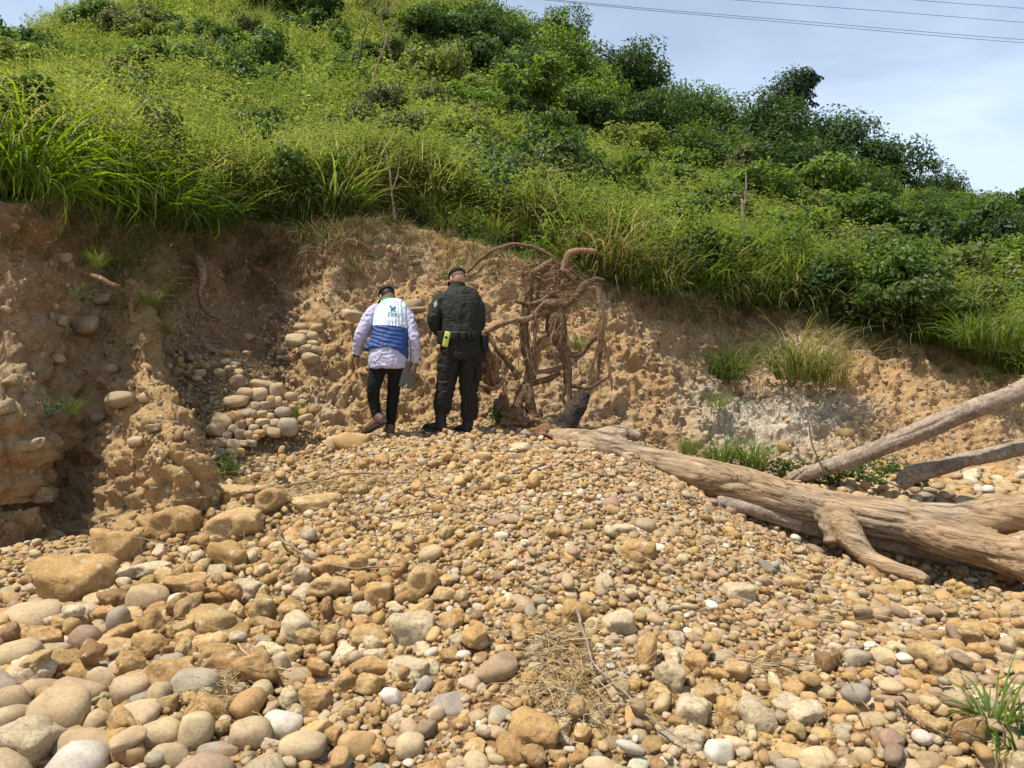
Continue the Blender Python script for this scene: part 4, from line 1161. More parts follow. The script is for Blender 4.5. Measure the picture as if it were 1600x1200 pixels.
cc = t_.mix(1.0, cc, (1.0, 0.94, 0.84), 'MULTIPLY')
nb = t_.bump(g1, 1.0, 0.035); nb = t_.bump(g3, 0.45, 0.005, nb)
iv = t_.math('SUBTRACT', 1.0, ck); nb = t_.bump(iv, 0.8, 0.02, nb)
M['trunk'] = t_.done(t_.principled(cc, 0.86, nb, 0.18))
link('trunk', tm, tree, M['trunk'])

# burnt stub beside the root end, propped against the trunk
path, rr = tp([(868, 684, 8.75, 15), (882, 666, 8.75, 16), (897, 643, 8.8, 15), (910, 622, 8.85, 12), (917, 612, 8.85, 8)])
cm = fuse('charred_stub', [tube(path, rr, 16, 50, rough=0.3, seed=22, rfreq=12)], 0.012, 1)
wood_noise(cm, P(914, 612, 8.85) - P(868, 684, 8.75), 0.014, 12, 5)
so = link('stub', cm, tree, M['char']); so['label'] = 'blackened broken stub at the root end'

Y0 = 9.0
ROOTS = [
 [(728, 426, .1, 2.2), (747, 408, .1, 2.6), (769, 391, .1, 3), (797, 383, .1, 3), (830, 384, .05, 3), (852, 395, 0, 3), (863, 404, 0, 3.5), (874, 415, 0, 3.5), (890, 429, 0, 4), (901, 436, 0, 3)],
 [(822, 425, 0, 7), (826, 452, 0, 7), (823, 485, -.05, 7), (818, 513, -.05, 7.5), (822, 540, -.05, 7.5), (828, 568, -.05, 8.5), (824, 598, -.05, 8), (812, 622, -.1, 8), (803, 650, -.15, 8)],
 [(824, 440, 0, 8), (832, 430, 0, 7.5), (846, 421, 0, 6.5), (864, 407, 0, 5)],
 [(846, 480, -.05, 7), (856, 477, -.05, 10), (868, 477, -.05, 10), (880, 477, -.05, 6), (890, 473, -.03, 4.8), (901, 461, 0, 6), (915, 444, 0, 6), (929, 437, 0, 3.4), (945, 439, 0, 2)],
 [(755, 521, -.2, 3), (780, 509, -.2, 4), (802, 502, -.15, 4), (824, 498, -.1, 4.5), (841, 491, -.05, 5), (857, 485, -.05, 6)],
 [(803, 470, -.05, 2.5), (825, 474, -.08, 3.6), (841, 472, -.08, 4), (857, 463, -.05, 4.2), (874, 455, 0, 4.5), (882, 440, 0, 4), (900, 432, .05, 3)],
 [(868, 480, 0, 13), (868, 500, 0, 15), (872, 522, 0, 14), (879, 540, 0, 9), (885, 568, 0, 6.5), (889, 598, 0, 5.5), (889, 645, -.05, 4)],
 [(874, 530, .02, 8), (852, 533, .02, 7), (838, 548, 0, 6.5), (835, 570, 0, 6.5), (829, 592, -.02, 7), (822, 610, -.05, 7)],
 [(879, 424, 0, 4), (883, 412, 0, 4), (889, 399, 0, 4), (898, 394, 0, 4), (912, 393, 0, 3.4), (926, 393, 0, 4.4), (931, 394, 0, 2.5)],
 [(915, 447, 0, 5), (932, 455, 0, 5), (938, 480, 0, 5.4), (940, 507, 0, 5), (939, 530, 0, 4.4), (929, 560, 0, 3.2), (920, 592, 0, 2)],
 [(940, 520, 0, 3.4), (944, 540, 0, 3), (949, 562, 0, 2.6), (955, 610, 0, 1.2)],
 [(939, 522, .02, 3), (937, 551, .02, 3), (936, 600, .02, 1.4)],
 [(940, 517, 0, 4), (921, 535, 0, 4.2), (907, 553, 0, 4.4), (892, 553, 0, 4.5), (884, 543, 0, 4.5)],
 [(832, 580, 0, 3.5), (858, 579, .05, 3.6), (885, 572, .05, 3)],
 [(822, 600, 0, 5), (852, 595, .05, 5), (876, 582, .05, 3.4)],
 [(744, 602, -.25, 3), (765, 606, -.25, 4), (780, 602, -.22, 4.5), (788, 586, -.15, 4), (800, 560, -.1, 4)],
 [(888, 600, 0, 3), (918, 607, -.02, 3), (950, 590, 0, 1.4)],
 [(758, 515, -.2, 2.5), (775, 545, -.2, 3), (795, 568, -.15, 4), (812, 590, -.1, 5)],
 [(822, 600, -.1, 8), (828, 630, -.12, 8), (838, 656, -.15, 6), (850, 672, -.2, 3)],
 [(845, 398, .05, 2), (842, 440, .02, 2.4), (838, 500, -.08, 2.6), (832, 560, -.12, 2.2)],
 [(870, 410, .02, 3.5), (872, 440, .02, 4), (866, 470, 0, 4.5)],
 [(840, 432, .03, 3), (860, 428, .04, 3), (882, 416, .04, 2.2), (900, 428, .05, 2.5), (918, 440, .03, 3)],
 [(730, 436, .12, 1.4), (748, 424, .12, 1.6), (757, 411, .1, 1.2)],
 [(880, 452, .05, 4), (895, 448, .05, 4), (912, 450, .03, 4)],
 [(842, 520, -.1, 2.2), (838, 490, -.12, 2.5), (850, 470, -.1, 2)],
]
for R_ in ROOTS:
    pts = [(a, b, Y0 + c, r) for a, b, c, r in R_]
    path, rr = tp(pts)
    V, Fc = tube(path, [max(r, 0.004) * 1.06 for r in rr], 12, len(path) * 9, rough=0.22, seed=int(R_[0][0]), rfreq=9)
    V = V + np.stack([fbm(V, 5, 2, 71), fbm(V, 5, 2, 72), fbm(V, 5, 2, 73)], 1) * 0.02
    link('root', mesh_from('root', V, Fc), tree, M['rootd'] if (R_[0][0] * 7 + len(R_)) % 3 == 0 or R_[-1][1] > 640 else M['root'])
# clumps of earth still held by the roots
for (c, r, sd) in (((766, 572, 8.78), (0.12, 0.11, 0.24), 1), ((786, 640, 8.9), (0.11, 0.12, 0.16), 2), ((812, 660, 8.85), (0.26, 0.22, 0.15), 3), ((850, 686, 8.6), (0.42, 0.30, 0.13), 4), ((905, 690, 8.35), (0.25, 0.25, 0.10), 5)):
    V, Fc = blob(P(*c), r, 5)
    cvec = np.array(tuple(P(*c)))
    V = cvec + (V - cvec) * (0.9 + 0.55 * fbm(V, 5, 3, 80 + sd) + 0.45 * fbm(V, 15, 3, 90 + sd) + .15 * fbm(V, 40, 2, 95))[:, None]
    link('root_earth', mesh_from('root_earth', V, Fc), tree, M['earth'])
# hair-like rootlets: uncountable, one part
parts = []
r_ = np.random.default_rng(5)
def rootlet(p0, dirv, length, rad, bend=0.5, n=6):
    pts = [np.array(tuple(p0), float)]; dv_ = np.array(dirv, float)
    for _ in range(n):
        dv_ = dv_ / np.linalg.norm(dv_) + r_.normal(0, bend * 0.35, 3) + np.array([0, 0, -0.05])
        dv_ /= np.linalg.norm(dv_)
        pts.append(pts[-1] + dv_ * length / n)
    return tube(pts, np.linspace(rad, rad * .35, n + 1), 4, n * 2 + 1, cap=False)
for _ in range(120):          # upper left fan
    x0, y0 = r_.uniform(815, 900), r_.uniform(405, 470)
    parts.append(rootlet(P(x0, y0, Y0 + r_.uniform(-.1, .25)), (r_.normal(-1.0, .6), r_.normal(0, .4), r_.normal(-.15, .6)), r_.uniform(.25, .75), r_.uniform(.002, .006)))
for _ in range(150):          # hanging fibres under the knob, right bunch, main column
    x0, y0 = [(r_.uniform(855, 882), r_.uniform(485, 525)), (r_.uniform(930, 946), r_.uniform(455, 520)), (r_.uniform(808, 835), r_.uniform(470, 600)), (r_.uniform(780, 830), r_.uniform(560, 640))][int(r_.integers(4))]
    parts.append(rootlet(P(x0, y0, Y0 + r_.uniform(-.25, .05)), (r_.normal(0, .35), r_.normal(-.1, .3), -1), r_.uniform(.15, .5), r_.uniform(.002, .005)))
for _ in range(35):
    x0, y0 = r_.uniform(840, 940), r_.uniform(420, 470)
    parts.append(rootlet(P(x0, y0, Y0 + r_.uniform(-.1, .2)), r_.normal(0, 1, 3), r_.uniform(.15, .4), r_.uniform(.002, .005), 0.9))
V, Fc = join_parts(parts)
ro = link('rootlets', mesh_from('rootlets', V, Fc), tree, M['root']); ro['kind'] = 'stuff'

# ------------------------------------------------------------------ other driftwood
def driftwood(name, pts, label, mat, rough=0.15, sides=16, amp=0.007, extra=(), cat='driftwood', voxel=0.011):
    path, rr = tp(pts)
    e = empty(name, path[0]); tag(e, label, cat)
    me = fuse('limb', [tube(path, rr, sides, len(pts) * 14, rough=rough, seed=int(pts[0][0]), rfreq=5)] + [tube(*tp(x), 12, 40, rough=.2, seed=4, rfreq=9) for x in extra], voxel, 1)
    wood_noise(me, path[-1] - path[0], amp, 11, int(pts[0][1]))
    link('limb', me, e, mat)
    return e
driftwood('dead_limb', [(1232, 748, 8.6, 9), (1262, 740, 8.5, 12), (1310, 725, 8.3, 13.5), (1370, 702, 8.1, 14), (1440, 673, 7.85, 16), (1520, 640, 7.6, 16), (1580, 617, 7.45, 16.5), (1650, 588, 7.3, 17), (1800, 530, 7.0, 16)],
          'grey dead limb slanting up to the right edge behind the fallen log', M['limb'], extra=([(1573, 618, 7.45, 9), (1578, 606, 7.42, 7), (1581, 600, 7.4, 5)],))
driftwood('dead_limb', [(1404, 758, 8.15, 12), (1425, 742, 8.1, 15), (1460, 732, 8.0, 14), (1510, 718, 7.9, 12.5), (1560, 708, 7.75, 12), (1620, 696, 7.6, 12), (1800, 665, 7.2, 11)],
          'shorter grey limb below the slanting one, lying on the stream bed', M['limb'])
driftwood('underlying_log', [(1120, 783, 7.15, 9), (1180, 797, 7.1, 12), (1260, 820, 7.0, 13), (1340, 840, 6.9, 13), (1420, 854, 6.75, 15), (1500, 870, 6.6, 17), (1600, 892, 6.4, 18), (1760, 930, 6.1, 18)],
          'dark thinner log lying underneath the fallen trunk', M['limb'], cat='log')
driftwood('charred_plank', [(1388, 1006, 4.25, 4), (1410, 1016, 4.2, 9), (1440, 1033, 4.1, 11), (1480, 1050, 4.0, 9), (1515, 1066, 3.92, 8), (1540, 1074, 3.9, 3)],
          'charred broken piece of wood lying on the gravel at the lower right', M['char'], 0.3, 12, 0.006, cat='wood', voxel=0.006)

# ------------------------------------------------------------------ sticks and twigs lying on the stones
def on_ground(px, py, lift=0.035):
    h = ground_hit(px, py)
    return h + Vector((0, 0, lift))
STICKS = [
 ([(362, 799), (415, 784), (475, 771), (545, 764), (600, 762)], 4.5, 'longest brown stick lying across the clods above the left slope', .09, 'twig'),
 ([(243, 804), (280, 815), (322, 816)], 4, 'short brown twig lying on the blocks at the foot of the spur', .16, 'twig'),
 ([(143, 881), (205, 879), (272, 891)], 3.4, 'thin dark stick over the largest ochre block', .16, 'twig'),
 ([(434, 843), (440, 872), (478, 895), (530, 912), (625, 921)], 4.5, 'curved brown stick bent round the upright pale block', .10, 'twig'),
 ([(100, 856), (122, 838), (140, 822)], 3.4, 'short grey twig against the left bank', .06, 'twig'),
 ([(525, 806), (600, 812), (676, 815)], 3, 'straight thin stick on the gravel right of the clods', .05, 'twig'),
 ([(360, 1001), (400, 1046), (452, 1081)], 4, 'pale straw-coloured reed stem across the lower left slope', .08, 'straw'),
 ([(898, 968), (918, 1020), (930, 1068), (975, 1116), (1010, 1150), (1072, 1198)], 4.6, 'long grey stick running from the straw heap to the bottom edge', .08, 'limb'),
 ([(1118, 1051), (1200, 1047), (1268, 1048)], 3.4, 'straight grey stick lying level on the lower right gravel', .05, 'limb'),
 ([(1398, 1118), (1450, 1165), (1500, 1181), (1542, 1199)], 6, 'reddish brown root at the bottom right by the green plant', .05, 'root'),
 ([(800, 915), (860, 935), (952, 962)], 3.2, 'dark thin twig on the middle of the gravel slope', .05, 'twig'),
 ([(1098, 955), (1130, 966), (1165, 982)], 3, 'short twig on the gravel below the flat-faced rock', .05, 'twig'),
 ([(918, 872), (935, 905), (952, 942)], 2.6, 'thin twig pointing down the slope below the log root end', .05, 'twig'),
 ([(770, 700), (790, 712), (815, 725)], 2.6, 'small twig on the crest below the roots', .05, 'twig'),
 ([(1000, 880), (1060, 905), (1100, 935)], 2.6, 'thin pale twig right of the flat-faced rock', .05, 'straw'),
 ([(640, 770), (700, 795), (760, 815)], 2.4, 'thin twig on the upper middle gravel', .05, 'twig'),
 ([(840, 855), (870, 830), (920, 815)], 2.2, 'thin light twig on the gravel below the crest', .05, 'straw'),
 ([(1310, 1075), (1330, 1110), (1345, 1150)], 3.4, 'brown twig standing out of the gravel at the lower right', .06, 'twig'),
]
M['straw'] = mat_plain('straw', (0.40, 0.295, 0.145), 0.75, 0.45, 40, 0.2, 0.002)
for pts, r, lab, lift, mt in STICKS:
    q = [on_ground(a, b, lift) for a, b in pts]
    ys = [p.y for p in q]
    V, Fc = tube(q, [r * y / F / 2 * (1 - .45 * i / len(q)) for i, y in enumerate(ys)], 8, len(q) * 9, rough=.25, seed=int(pts[0][0]), rfreq=14)
    V = V + np.stack([fbm(V, 6, 2, 171), fbm(V, 6, 2, 172), fbm(V, 6, 2, 173)], 1) * 0.016
    tag(link('stick', mesh_from('stick', V, Fc), None, M[mt]), lab, 'stick', 'sticks lying on the gravel')

# dry straw, hay and root hair washed up between the stones: one mass
def straw_blade(p, d, length, w, n=4, sag=0.5):
    pts = [np.array(p, float)]; d = np.array(d, float); d /= np.linalg.norm(d)
    for _ in range(n):
        d = d + r_.normal(0, .16, 3) + np.array([0, 0, -sag * .12]); d /= np.linalg.norm(d)
        pts.append(pts[-1] + d * length / n)
    pts = np.array(pts)
    sd = np.cross(d, [r_.normal(), r_.normal(), r_.normal()]); sd /= np.linalg.norm(sd) + 1e-9
    k = len(pts); ww = np.linspace(1, .4, k)[:, None] * w
    V = np.vstack([pts + sd * ww, pts - sd * ww])
    return V, [(i, i + 1, k + i + 1, k + i) for i in range(k - 1)]
parts = []
for (px, py, sx_, sy_, cnt, ln, hgt, dirx) in [(885, 1075, 60, 60, 300, .26, .07, 0), (900, 1130, 40, 40, 110, .26, .06, 0), (870, 1010, 45, 25, 110, .28, .06, 0), (345, 1095, 36, 32, 240, .16, .06, 0), (350, 870, 30, 25, 110, .16, .12, 0), (280, 985, 40, 25, 60, .18, .06, 0),
        (470, 775, 90, 14, 160, .45, .06, 1), (330, 765, 50, 14, 90, .4, .05, 1), (1290, 965, 50, 18, 110, .30, .03, 1), (1180, 1045, 50, 20, 80, .3, .03, 1), (1000, 880, 110, 60, 70, .22, .03, 0), (620, 860, 120, 80, 60, .22, .03, 0), (700, 780, 150, 40, 70, .25, .03, 0), (1130, 900, 100, 60, 60, .22, .03, 0), (560, 760, 80, 20, 60, .4, .05, 1), (1250, 1120, 120, 60, 60, .22, .03, 0), (180, 850, 60, 20, 40, .25, .06, 0)]:
    for _ in range(cnt):
        h = ground_hit(px + r_.normal(0, sx_ * .6), py + r_.normal(0, sy_ * .6))
        if h is None: continue
        a = r_.uniform(0, 6.28) if not dirx else r_.normal(0, .4) + (math.pi if r_.random() < .5 else 0)
        L_ = ln * r_.uniform(.5, 1.3)
        parts.append(straw_blade((h.x, h.y, h.z + r_.uniform(.01, hgt) + .02), (math.cos(a), math.sin(a), r_.normal(0, .25)), L_, r_.uniform(.0011, .0028)))
V, Fc = join_parts(parts)
tag(link('dry_straw', mesh_from('dry_straw', V, Fc, False), None, M['straw']), 'dry yellow straw and root hair washed up between the stones', 'straw', kind='stuff')

# roots and dead stalks hanging down the bank below the turf: one mass
parts = []
for _ in range(2600):
    u = r_.uniform(6.5, 22.0)
    if r_.random() < 0.35: u = r_.uniform(12.5, 18.5)
    p, nrm = bank_at(u, r_.uniform(.86, 1.0))
    parts.append(straw_blade(p + nrm * r_.uniform(.0, .10), (r_.normal(0, .25), -0.35 + r_.normal(0, .2), -1.0), r_.uniform(.15, .6), r_.uniform(.0012, .0035), 4, .9))
V, Fc = join_parts(parts)
tag(link('hanging_roots', mesh_from('hanging_roots', V, Fc, False), None, mat_plain('dead_stalk', (0.28, 0.19, 0.095), 0.8, 0.35, 25, .2, .002)), 'dead stalks and thin roots hanging from the lip of the bank', 'roots', kind='stuff')
# thick root hanging in the alcove
path, rr = tp([(300, 395, 9.95, 7), (318, 415, 9.75, 8), (322, 440, 9.6, 6), (318, 465, 9.5, 4), (330, 490, 9.3, 4), (352, 500, 9.2, 2.5)])
V, Fc = tube([p + Vector((0, -.12, 0)) for p in path], rr, 12, 50, rough=.25, seed=6, rfreq=9)
tag(link('hanging_root', mesh_from('hanging_root', V, Fc), None, M['root']), 'thick pale root hanging down the dark alcove wall', 'root')
path, rr = tp([(150, 435, 7.0, 3), (166, 441, 6.95, 4), (180, 449, 6.95, 3.4), (195, 452, 7.0, 2)])
V, Fc = tube([p + Vector((0, -.08, .02)) for p in path], rr, 10, 40, rough=.25, seed=7, rfreq=12)
tag(link('hanging_root', mesh_from('hanging_root', V, Fc), None, M['root']), 'short sunlit root sticking out of the left bank', 'root')

# ================================================================== PEOPLE
def limb(pts, Yb, sides=20, seg=None):
    """pts: (px, py, dY, half width px, half depth m)"""
    path = [P(a, b, Yb + c) for a, b, c, _, _ in pts]
    rx = [w * (Yb + c) / F for _, _, c, w, _ in pts]; ry = [e for *_, e in pts]
    return tube(path, rx, sides, seg or len(pts) * 7, ry=ry)
def folds(me, amp, freq, seed, sc=(1, 1, 1.8)):
    V = verts_of(me); Nm = normals_of(me)
    q = V * np.array(sc)
    w = fbm(q + 0.15 * np.stack([fbm(V, 3, 2, seed), fbm(V, 3, 2, seed + 1), fbm(V, 3, 2, seed + 2)], 1), freq, 3, seed + 3)
    rid = 1 - np.abs(w) * 2.6
    V += Nm * (amp * rid + amp * 0.5 * fbm(V, freq * 2.2, 2, seed + 9))[:, None]
    set_verts(me, V)
def palm_hand(wrist, down, side, inward, size=0.18, curl=0.5, thumb=1.0):
    """hand as tubes: palm plus five fingers; down = finger direction, side = across the palm, inward = palm normal"""
    w = np.array(tuple(wrist)); d = np.array(tuple(Vector(down).normalized())); s = np.array(tuple(Vector(side).normalized())); n = np.array(tuple(Vector(inward).normalized()))
    k = size / 0.18
    out = [tube([w - d * .03 * k, w + d * .02 * k, w + d * .06 * k, w + d * .092 * k], [.023 * k, .032 * k, .040 * k, .036 * k], 14, 14, ry=[.020 * k, .017 * k, .016 * k, .013 * k], ref=n)]
    for off, ln in ((-.029, .068), (-.010, .078), (.010, .074), (.028, .058)):
        b = w + d * .085 * k + s * off * k
        p1 = b + d * ln * .42 * k + n * curl * .018 * k
        p2 = p1 + (d * (1 - curl * .5) + n * curl) * ln * .32 * k
        p3 = p2 + (d * (1 - curl * .9) + n * curl * 1.3) * ln * .26 * k
        out.append(tube([b - d * .015 * k, b, p1, p2, p3], [.0095 * k, .0095 * k, .009 * k, .0082 * k, .0065 * k], 10, 18, ref=n))
    b = w + d * .03 * k - s * .034 * k * thumb
    out.append(tube([w + d * .01 * k - s * .015 * k * thumb, b, b + d * .032 * k - s * .016 * k * thumb + n * .012 * k, b + d * .06 * k - s * .012 * k * thumb + n * .024 * k], [.014 * k, .013 * k, .0105 * k, .008 * k], 10, 16, ref=n))
    return out
def skin_mat(name, col):
    t = NT(name)
    c = t.mix(1.0, col, t.ramp(t.noise(28, 4, .6), [(.3, .86), (.7, 1.12)]), 'MULTIPLY')
    p = t.n('ShaderNodeBsdfPrincipled', Roughness=0.55); t.l(c, p.inputs['Base Color'])
    p.inputs['Subsurface Weight'].default_value = 0.12; p.inputs['Subsurface Radius'].default_value = (.012, .005, .003); p.inputs['Subsurface Scale'].default_value = 1.0
    return t.done(p.outputs[0])
M['skin1'] = skin_mat('skin_light_brown', (0.40, 0.215, 0.135)); M['skin2'] = skin_mat('skin_tan', (0.50, 0.27, 0.175))
M['hair'] = mat_plain('dark_hair', (0.012, 0.010, 0.009), 0.55, 0.3, 200, .6, .003)
M['stubble'] = mat_plain('shaved_hair', (0.16, 0.095, 0.065), 0.7, 0.25, 300, .4, .001)
M['cap'] = mat_cloth('black_cap_cloth', (0.013, 0.014, 0.016), 600, 30, .8, .2, .004)
M['shirt'] = mat_cloth('lavender_shirt', (0.47, 0.455, 0.58), 500, 16, .85, .15, .014)
M['vestw'] = mat_cloth('white_vest_quilt', (0.66, 0.74, 0.78), 500, 22, .7, .25, .006, (0, 0.12, 0, 9.0))
M['vestb'] = mat_cloth('blue_vest_quilt', (0.028, 0.066, 0.215), 500, 22, .6, .3, .008, (0, 1.35, 0.1, 7.5))
M['green'] = mat_cloth('green_collar', (0.05, 0.33, 0.12), 500, 22, .75, .2, .004)
M['jeans'] = mat_cloth('black_trousers', (0.010, 0.010, 0.012), 600, 26, .85, .2, .010)
M['bootb'] = mat_plain('brown_boot_leather', (0.13, 0.072, 0.05), 0.6, .3, 40, .4, .004)
M['sole'] = mat_plain('boot_sole', (0.07, 0.055, 0.042), 0.9, .3, 40, .4, .004)
M['uni'] = mat_cloth('olive_uniform', (0.024, 0.026, 0.019), 600, 15, .78, .2, .012)
M['unip'] = mat_cloth('olive_trousers', (0.021, 0.019, 0.014), 600, 18, .8, .2, .012)
M['black'] = mat_plain('black_webbing', (0.010, 0.010, 0.011), 0.6, .25, 80, .3, .002)
M['bootk'] = mat_plain('black_boot_leather', (0.017, 0.016, 0.015), 0.5, .35, 40, .4, .004)
M['radio'] = mat_plain('yellow_green_plastic', (0.52, 0.60, 0.09), 0.45, .1, 30, .1, .001, .4)
M['tin'] = mat_plain('grey_clipboard', (0.16, 0.155, 0.14), 0.45, .15, 30, .1, .001, .5)
M['paper'] = mat_plain('paper', (0.75, 0.73, 0.68), 0.8, .05, 30, .1, .001)
M['teal'] = mat_plain('teal_print', (0.015, 0.13, 0.16), 0.7, .1, 30, .1, .001)
M['patch'] = mat_plain('pale_patch', (0.34, 0.36, 0.38), 0.8, .3, 60, .2, .001)

def project(me_obj, quads2d, Yb, mat, name, parent, off=0.004):
    """flat print laid onto cloth: polygons in photo pixels, dropped on the surface below them and lifted a few millimetres"""
    me = me_obj.data; mw = me_obj.matrix_world
    V0 = verts_of(me)
    polys = [tuple(p.vertices) for p in me.polygons]
    bv = BVHTree.FromPolygons([tuple(v) for v in V0], polys)
    VV, FF = [], []
    for quad in quads2d:
        nU, nVv = 10, 3
        a, b, c, d_ = [np.array(q, float) for q in quad]
        base = len(VV)
        for i in range(nU + 1):
            for j in range(nVv + 1):
                s, t = i / nU, j / nVv
                q = (a * (1 - s) + b * s) * (1 - t) + (d_ * (1 - s) + c * s) * t
                o = P(q[0], q[1], Yb - 1.0); dv_ = (P(q[0], q[1], Yb + 1) - o).normalized()
                h = bv.ray_cast(o, dv_)
                pt = h[0] if h[0] is not None else P(q[0], q[1], Yb)
                VV.append(tuple(pt - dv_ * off))
        for i in range(nU):
            for j in range(nVv):
                k = base + i * (nVv + 1) + j
                FF.append((k, k + nVv + 1, k + nVv + 2, k + 1))
    return link(name, mesh_from(name, VV, FF), parent, mat)
def stroke(p, q, w):
    p = np.array(p, float); q = np.array(q, float); d_ = q - p; n_ = np.array([-d_[1], d_[0]]); n_ /= np.linalg.norm(n_) + 1e-9
    return [p + n_ * w, q + n_ * w, q - n_ * w, p - n_ * w]

# ---------------------------------------------------------------- person in vest, walking away
Y1 = 8.25
p1 = empty('person', P(600, 680, Y1))
tag(p1, 'person in a white and blue vest over a lavender shirt, walking away with a clipboard', 'person')
torso1 = [(605, 568, -.02, 24, .12), (607, 552, 0, 27, .13), (609, 530, .03, 26, .13), (611, 510, .07, 26, .135), (611, 492, .12, 26, .13), (610, 482, .16, 22, .115), (607, 474, .19, 13, .08)]
legL1 = [(594, 566, 0, 14, .11), (589, 585, 0, 12.5, .095), (584, 605, -.02, 10.5, .075), (584, 625, .02, 9, .068), (588, 646, .0, 7.5, .055), (589, 652, 0, 7, .05)]
legR1 = [(618, 566, 0, 13.5, .11), (618, 585, .03, 12, .095), (615, 612, .10, 9.5, .075), (612, 640, .12, 8.4, .066), (610, 664, .12, 6.8, .05), (609.5, 670, .12, 6.8, .05)]
armL1 = [(602, 482, .15, 5, .05), (590, 483, .14, 8, .065), (580, 491, .11, 9, .07), (571, 508, .05, 9.2, .066), (564, 524, .02, 9, .064), (560, 540, .05, 7.6, .052), (557.5, 553, .08, 6.2, .043)]
armR1 = [(616, 483, .15, 5, .05), (628, 485, .14, 8, .065), (637, 494, .12, 8.6, .07), (643, 513, .07, 8.4, .065), (647.5, 533, .03, 8.4, .06), (649, 550, .04, 7.5, .052), (647.5, 566, .06, 5.5, .042)]
def thin(L_, f): return [(a, b, c, w * f, e * f) for a, b, c, w, e in L_]
hd = P(605, 463, Y1 + .25)
body = [limb(thin(torso1, .82), Y1), limb(thin(legL1, .8), Y1), limb(thin(legR1, .8), Y1), limb(thin(armL1, .72), Y1), limb(thin(armR1, .72), Y1)]
body += [tube([P(607, 482, Y1 + .17), P(606.5, 472, Y1 + .22), hd], [.062, .058, .06], 16, 16)]
qh = Quaternion((0, 0, 1), math.radians(24)) @ Quaternion((1, 0, 0), math.radians(-34))
def head_parts(c, q, s=1.0):
    c = np.array(tuple(c)); R_ = np.array(q.to_matrix())
    def pt(x, y, z): return c + R_ @ (np.array([x, y, z]) * s)
    out = [blob(c, (.076 * s, .096 * s, .105 * s), 4, q), blob(pt(0, .035, -.075), (.055 * s, .062 * s, .055 * s), 3, q),
           blob(pt(0, .105, -.03), (.014 * s, .022 * s, .026 * s), 2, q), blob(pt(0, .088, -.068), (.026 * s, .012 * s, .007 * s), 2, q),
           blob(pt(-.03, .088, .006), (.018 * s, .01 * s, .008 * s), 2, q), blob(pt(.03, .088, .006), (.018 * s, .01 * s, .008 * s), 2, q),
           blob(pt(-.079, -.005, -.018), (.011 * s, .022 * s, .034 * s), 3, q), blob(pt(.079, -.005, -.018), (.011 * s, .022 * s, .034 * s), 3, q)]
    return out, pt
hp, hpt = head_parts(hd, qh, .98)
body += hp
hl = P(557.5, 553, Y1 + .08); hr = P(647, 566, Y1 + .06)
body += palm_hand(hl, (-.05, .1, -1), (.25, 1, 0), (1, -.2, 0), .185, .45, -1)
body += palm_hand(hr, (-.18, .15, -1), (0, -1, 0), (-1, 0, 0), .185, .8, -1)
bm_ = fuse('body', body, 0.0062, 2)
link('body', bm_, p1, M['skin1'])
eyes = [blob(hpt(sx_ * .03, .094, .004), (.011, .006, .006), 2, qh) for sx_ in (-1, 1)]
V, Fc = join_parts(eyes); link('eyes', mesh_from('eyes', V, Fc), p1, M['hair'])
# hair below the cap, cap with visor
def cap_and_hair(c, q, pt, s, parent, hairmat, hair_low=-.045):
    V, Fc = ico(4); 
    H = V * np.array([.081, .101, .110]) * s
    keep = (V[:, 1] < 0.28) & (H[:, 2] > hair_low * s * (1 + .4 * V[:, 1])) 
    kf = np.array([keep[f].all() for f in Fc])
    R_ = np.array(q.to_matrix())
    link('hair', mesh_from('hair', H @ R_.T + np.array(tuple(c)), Fc[kf]), parent, hairmat)
    Cp = V * np.array([.088, .108, .112]) * s + np.array([0, .004, .014]) * s
    kf = np.array([(V[f, 2] > 0.14 - .12 * V[f, 1]).all() for f in Fc])
    Vc = Cp @ R_.T + np.array(tuple(c))
    me = mesh_from('cap', Vc, Fc[kf])
    co = link('cap', me, parent, M['cap'])
    sl = co.modifiers.new('thick', 'SOLIDIFY'); sl.thickness = .005; sl.offset = 1
    # visor: curved tongue
    vv_, ff_ = [], []
    for i in range(13):
        a = math.radians(-62 + 124 * i / 12)
        for j in range(5):
            r = 1 + j / 4 * .78 * math.cos(a) ** .6
            vv_.append(pt(.088 * math.sin(a) * (1 + .05 * j), .004 + .106 * math.cos(a) * r, .022 - .02 * (j / 4) - .035 * math.sin(a) ** 2))
    for i in range(12):
        for j in range(4):
            k = i * 5 + j; ff_.append((k, k + 5, k + 6, k + 1))
    vo = link('visor', mesh_from('visor', vv_, ff_), parent, M['cap'])
    sl = vo.modifiers.new('thick', 'SOLIDIFY'); sl.thickness = .006
    V, Fc = blob(pt(0, .004, .126), (.009 * s, .009 * s, .005 * s), 2, q)
    link('cap_button', mesh_from('cap_button', V, Fc), co, M['cap'])
    return co
cap_and_hair(hd, qh, hpt, .98, p1, M['hair'])
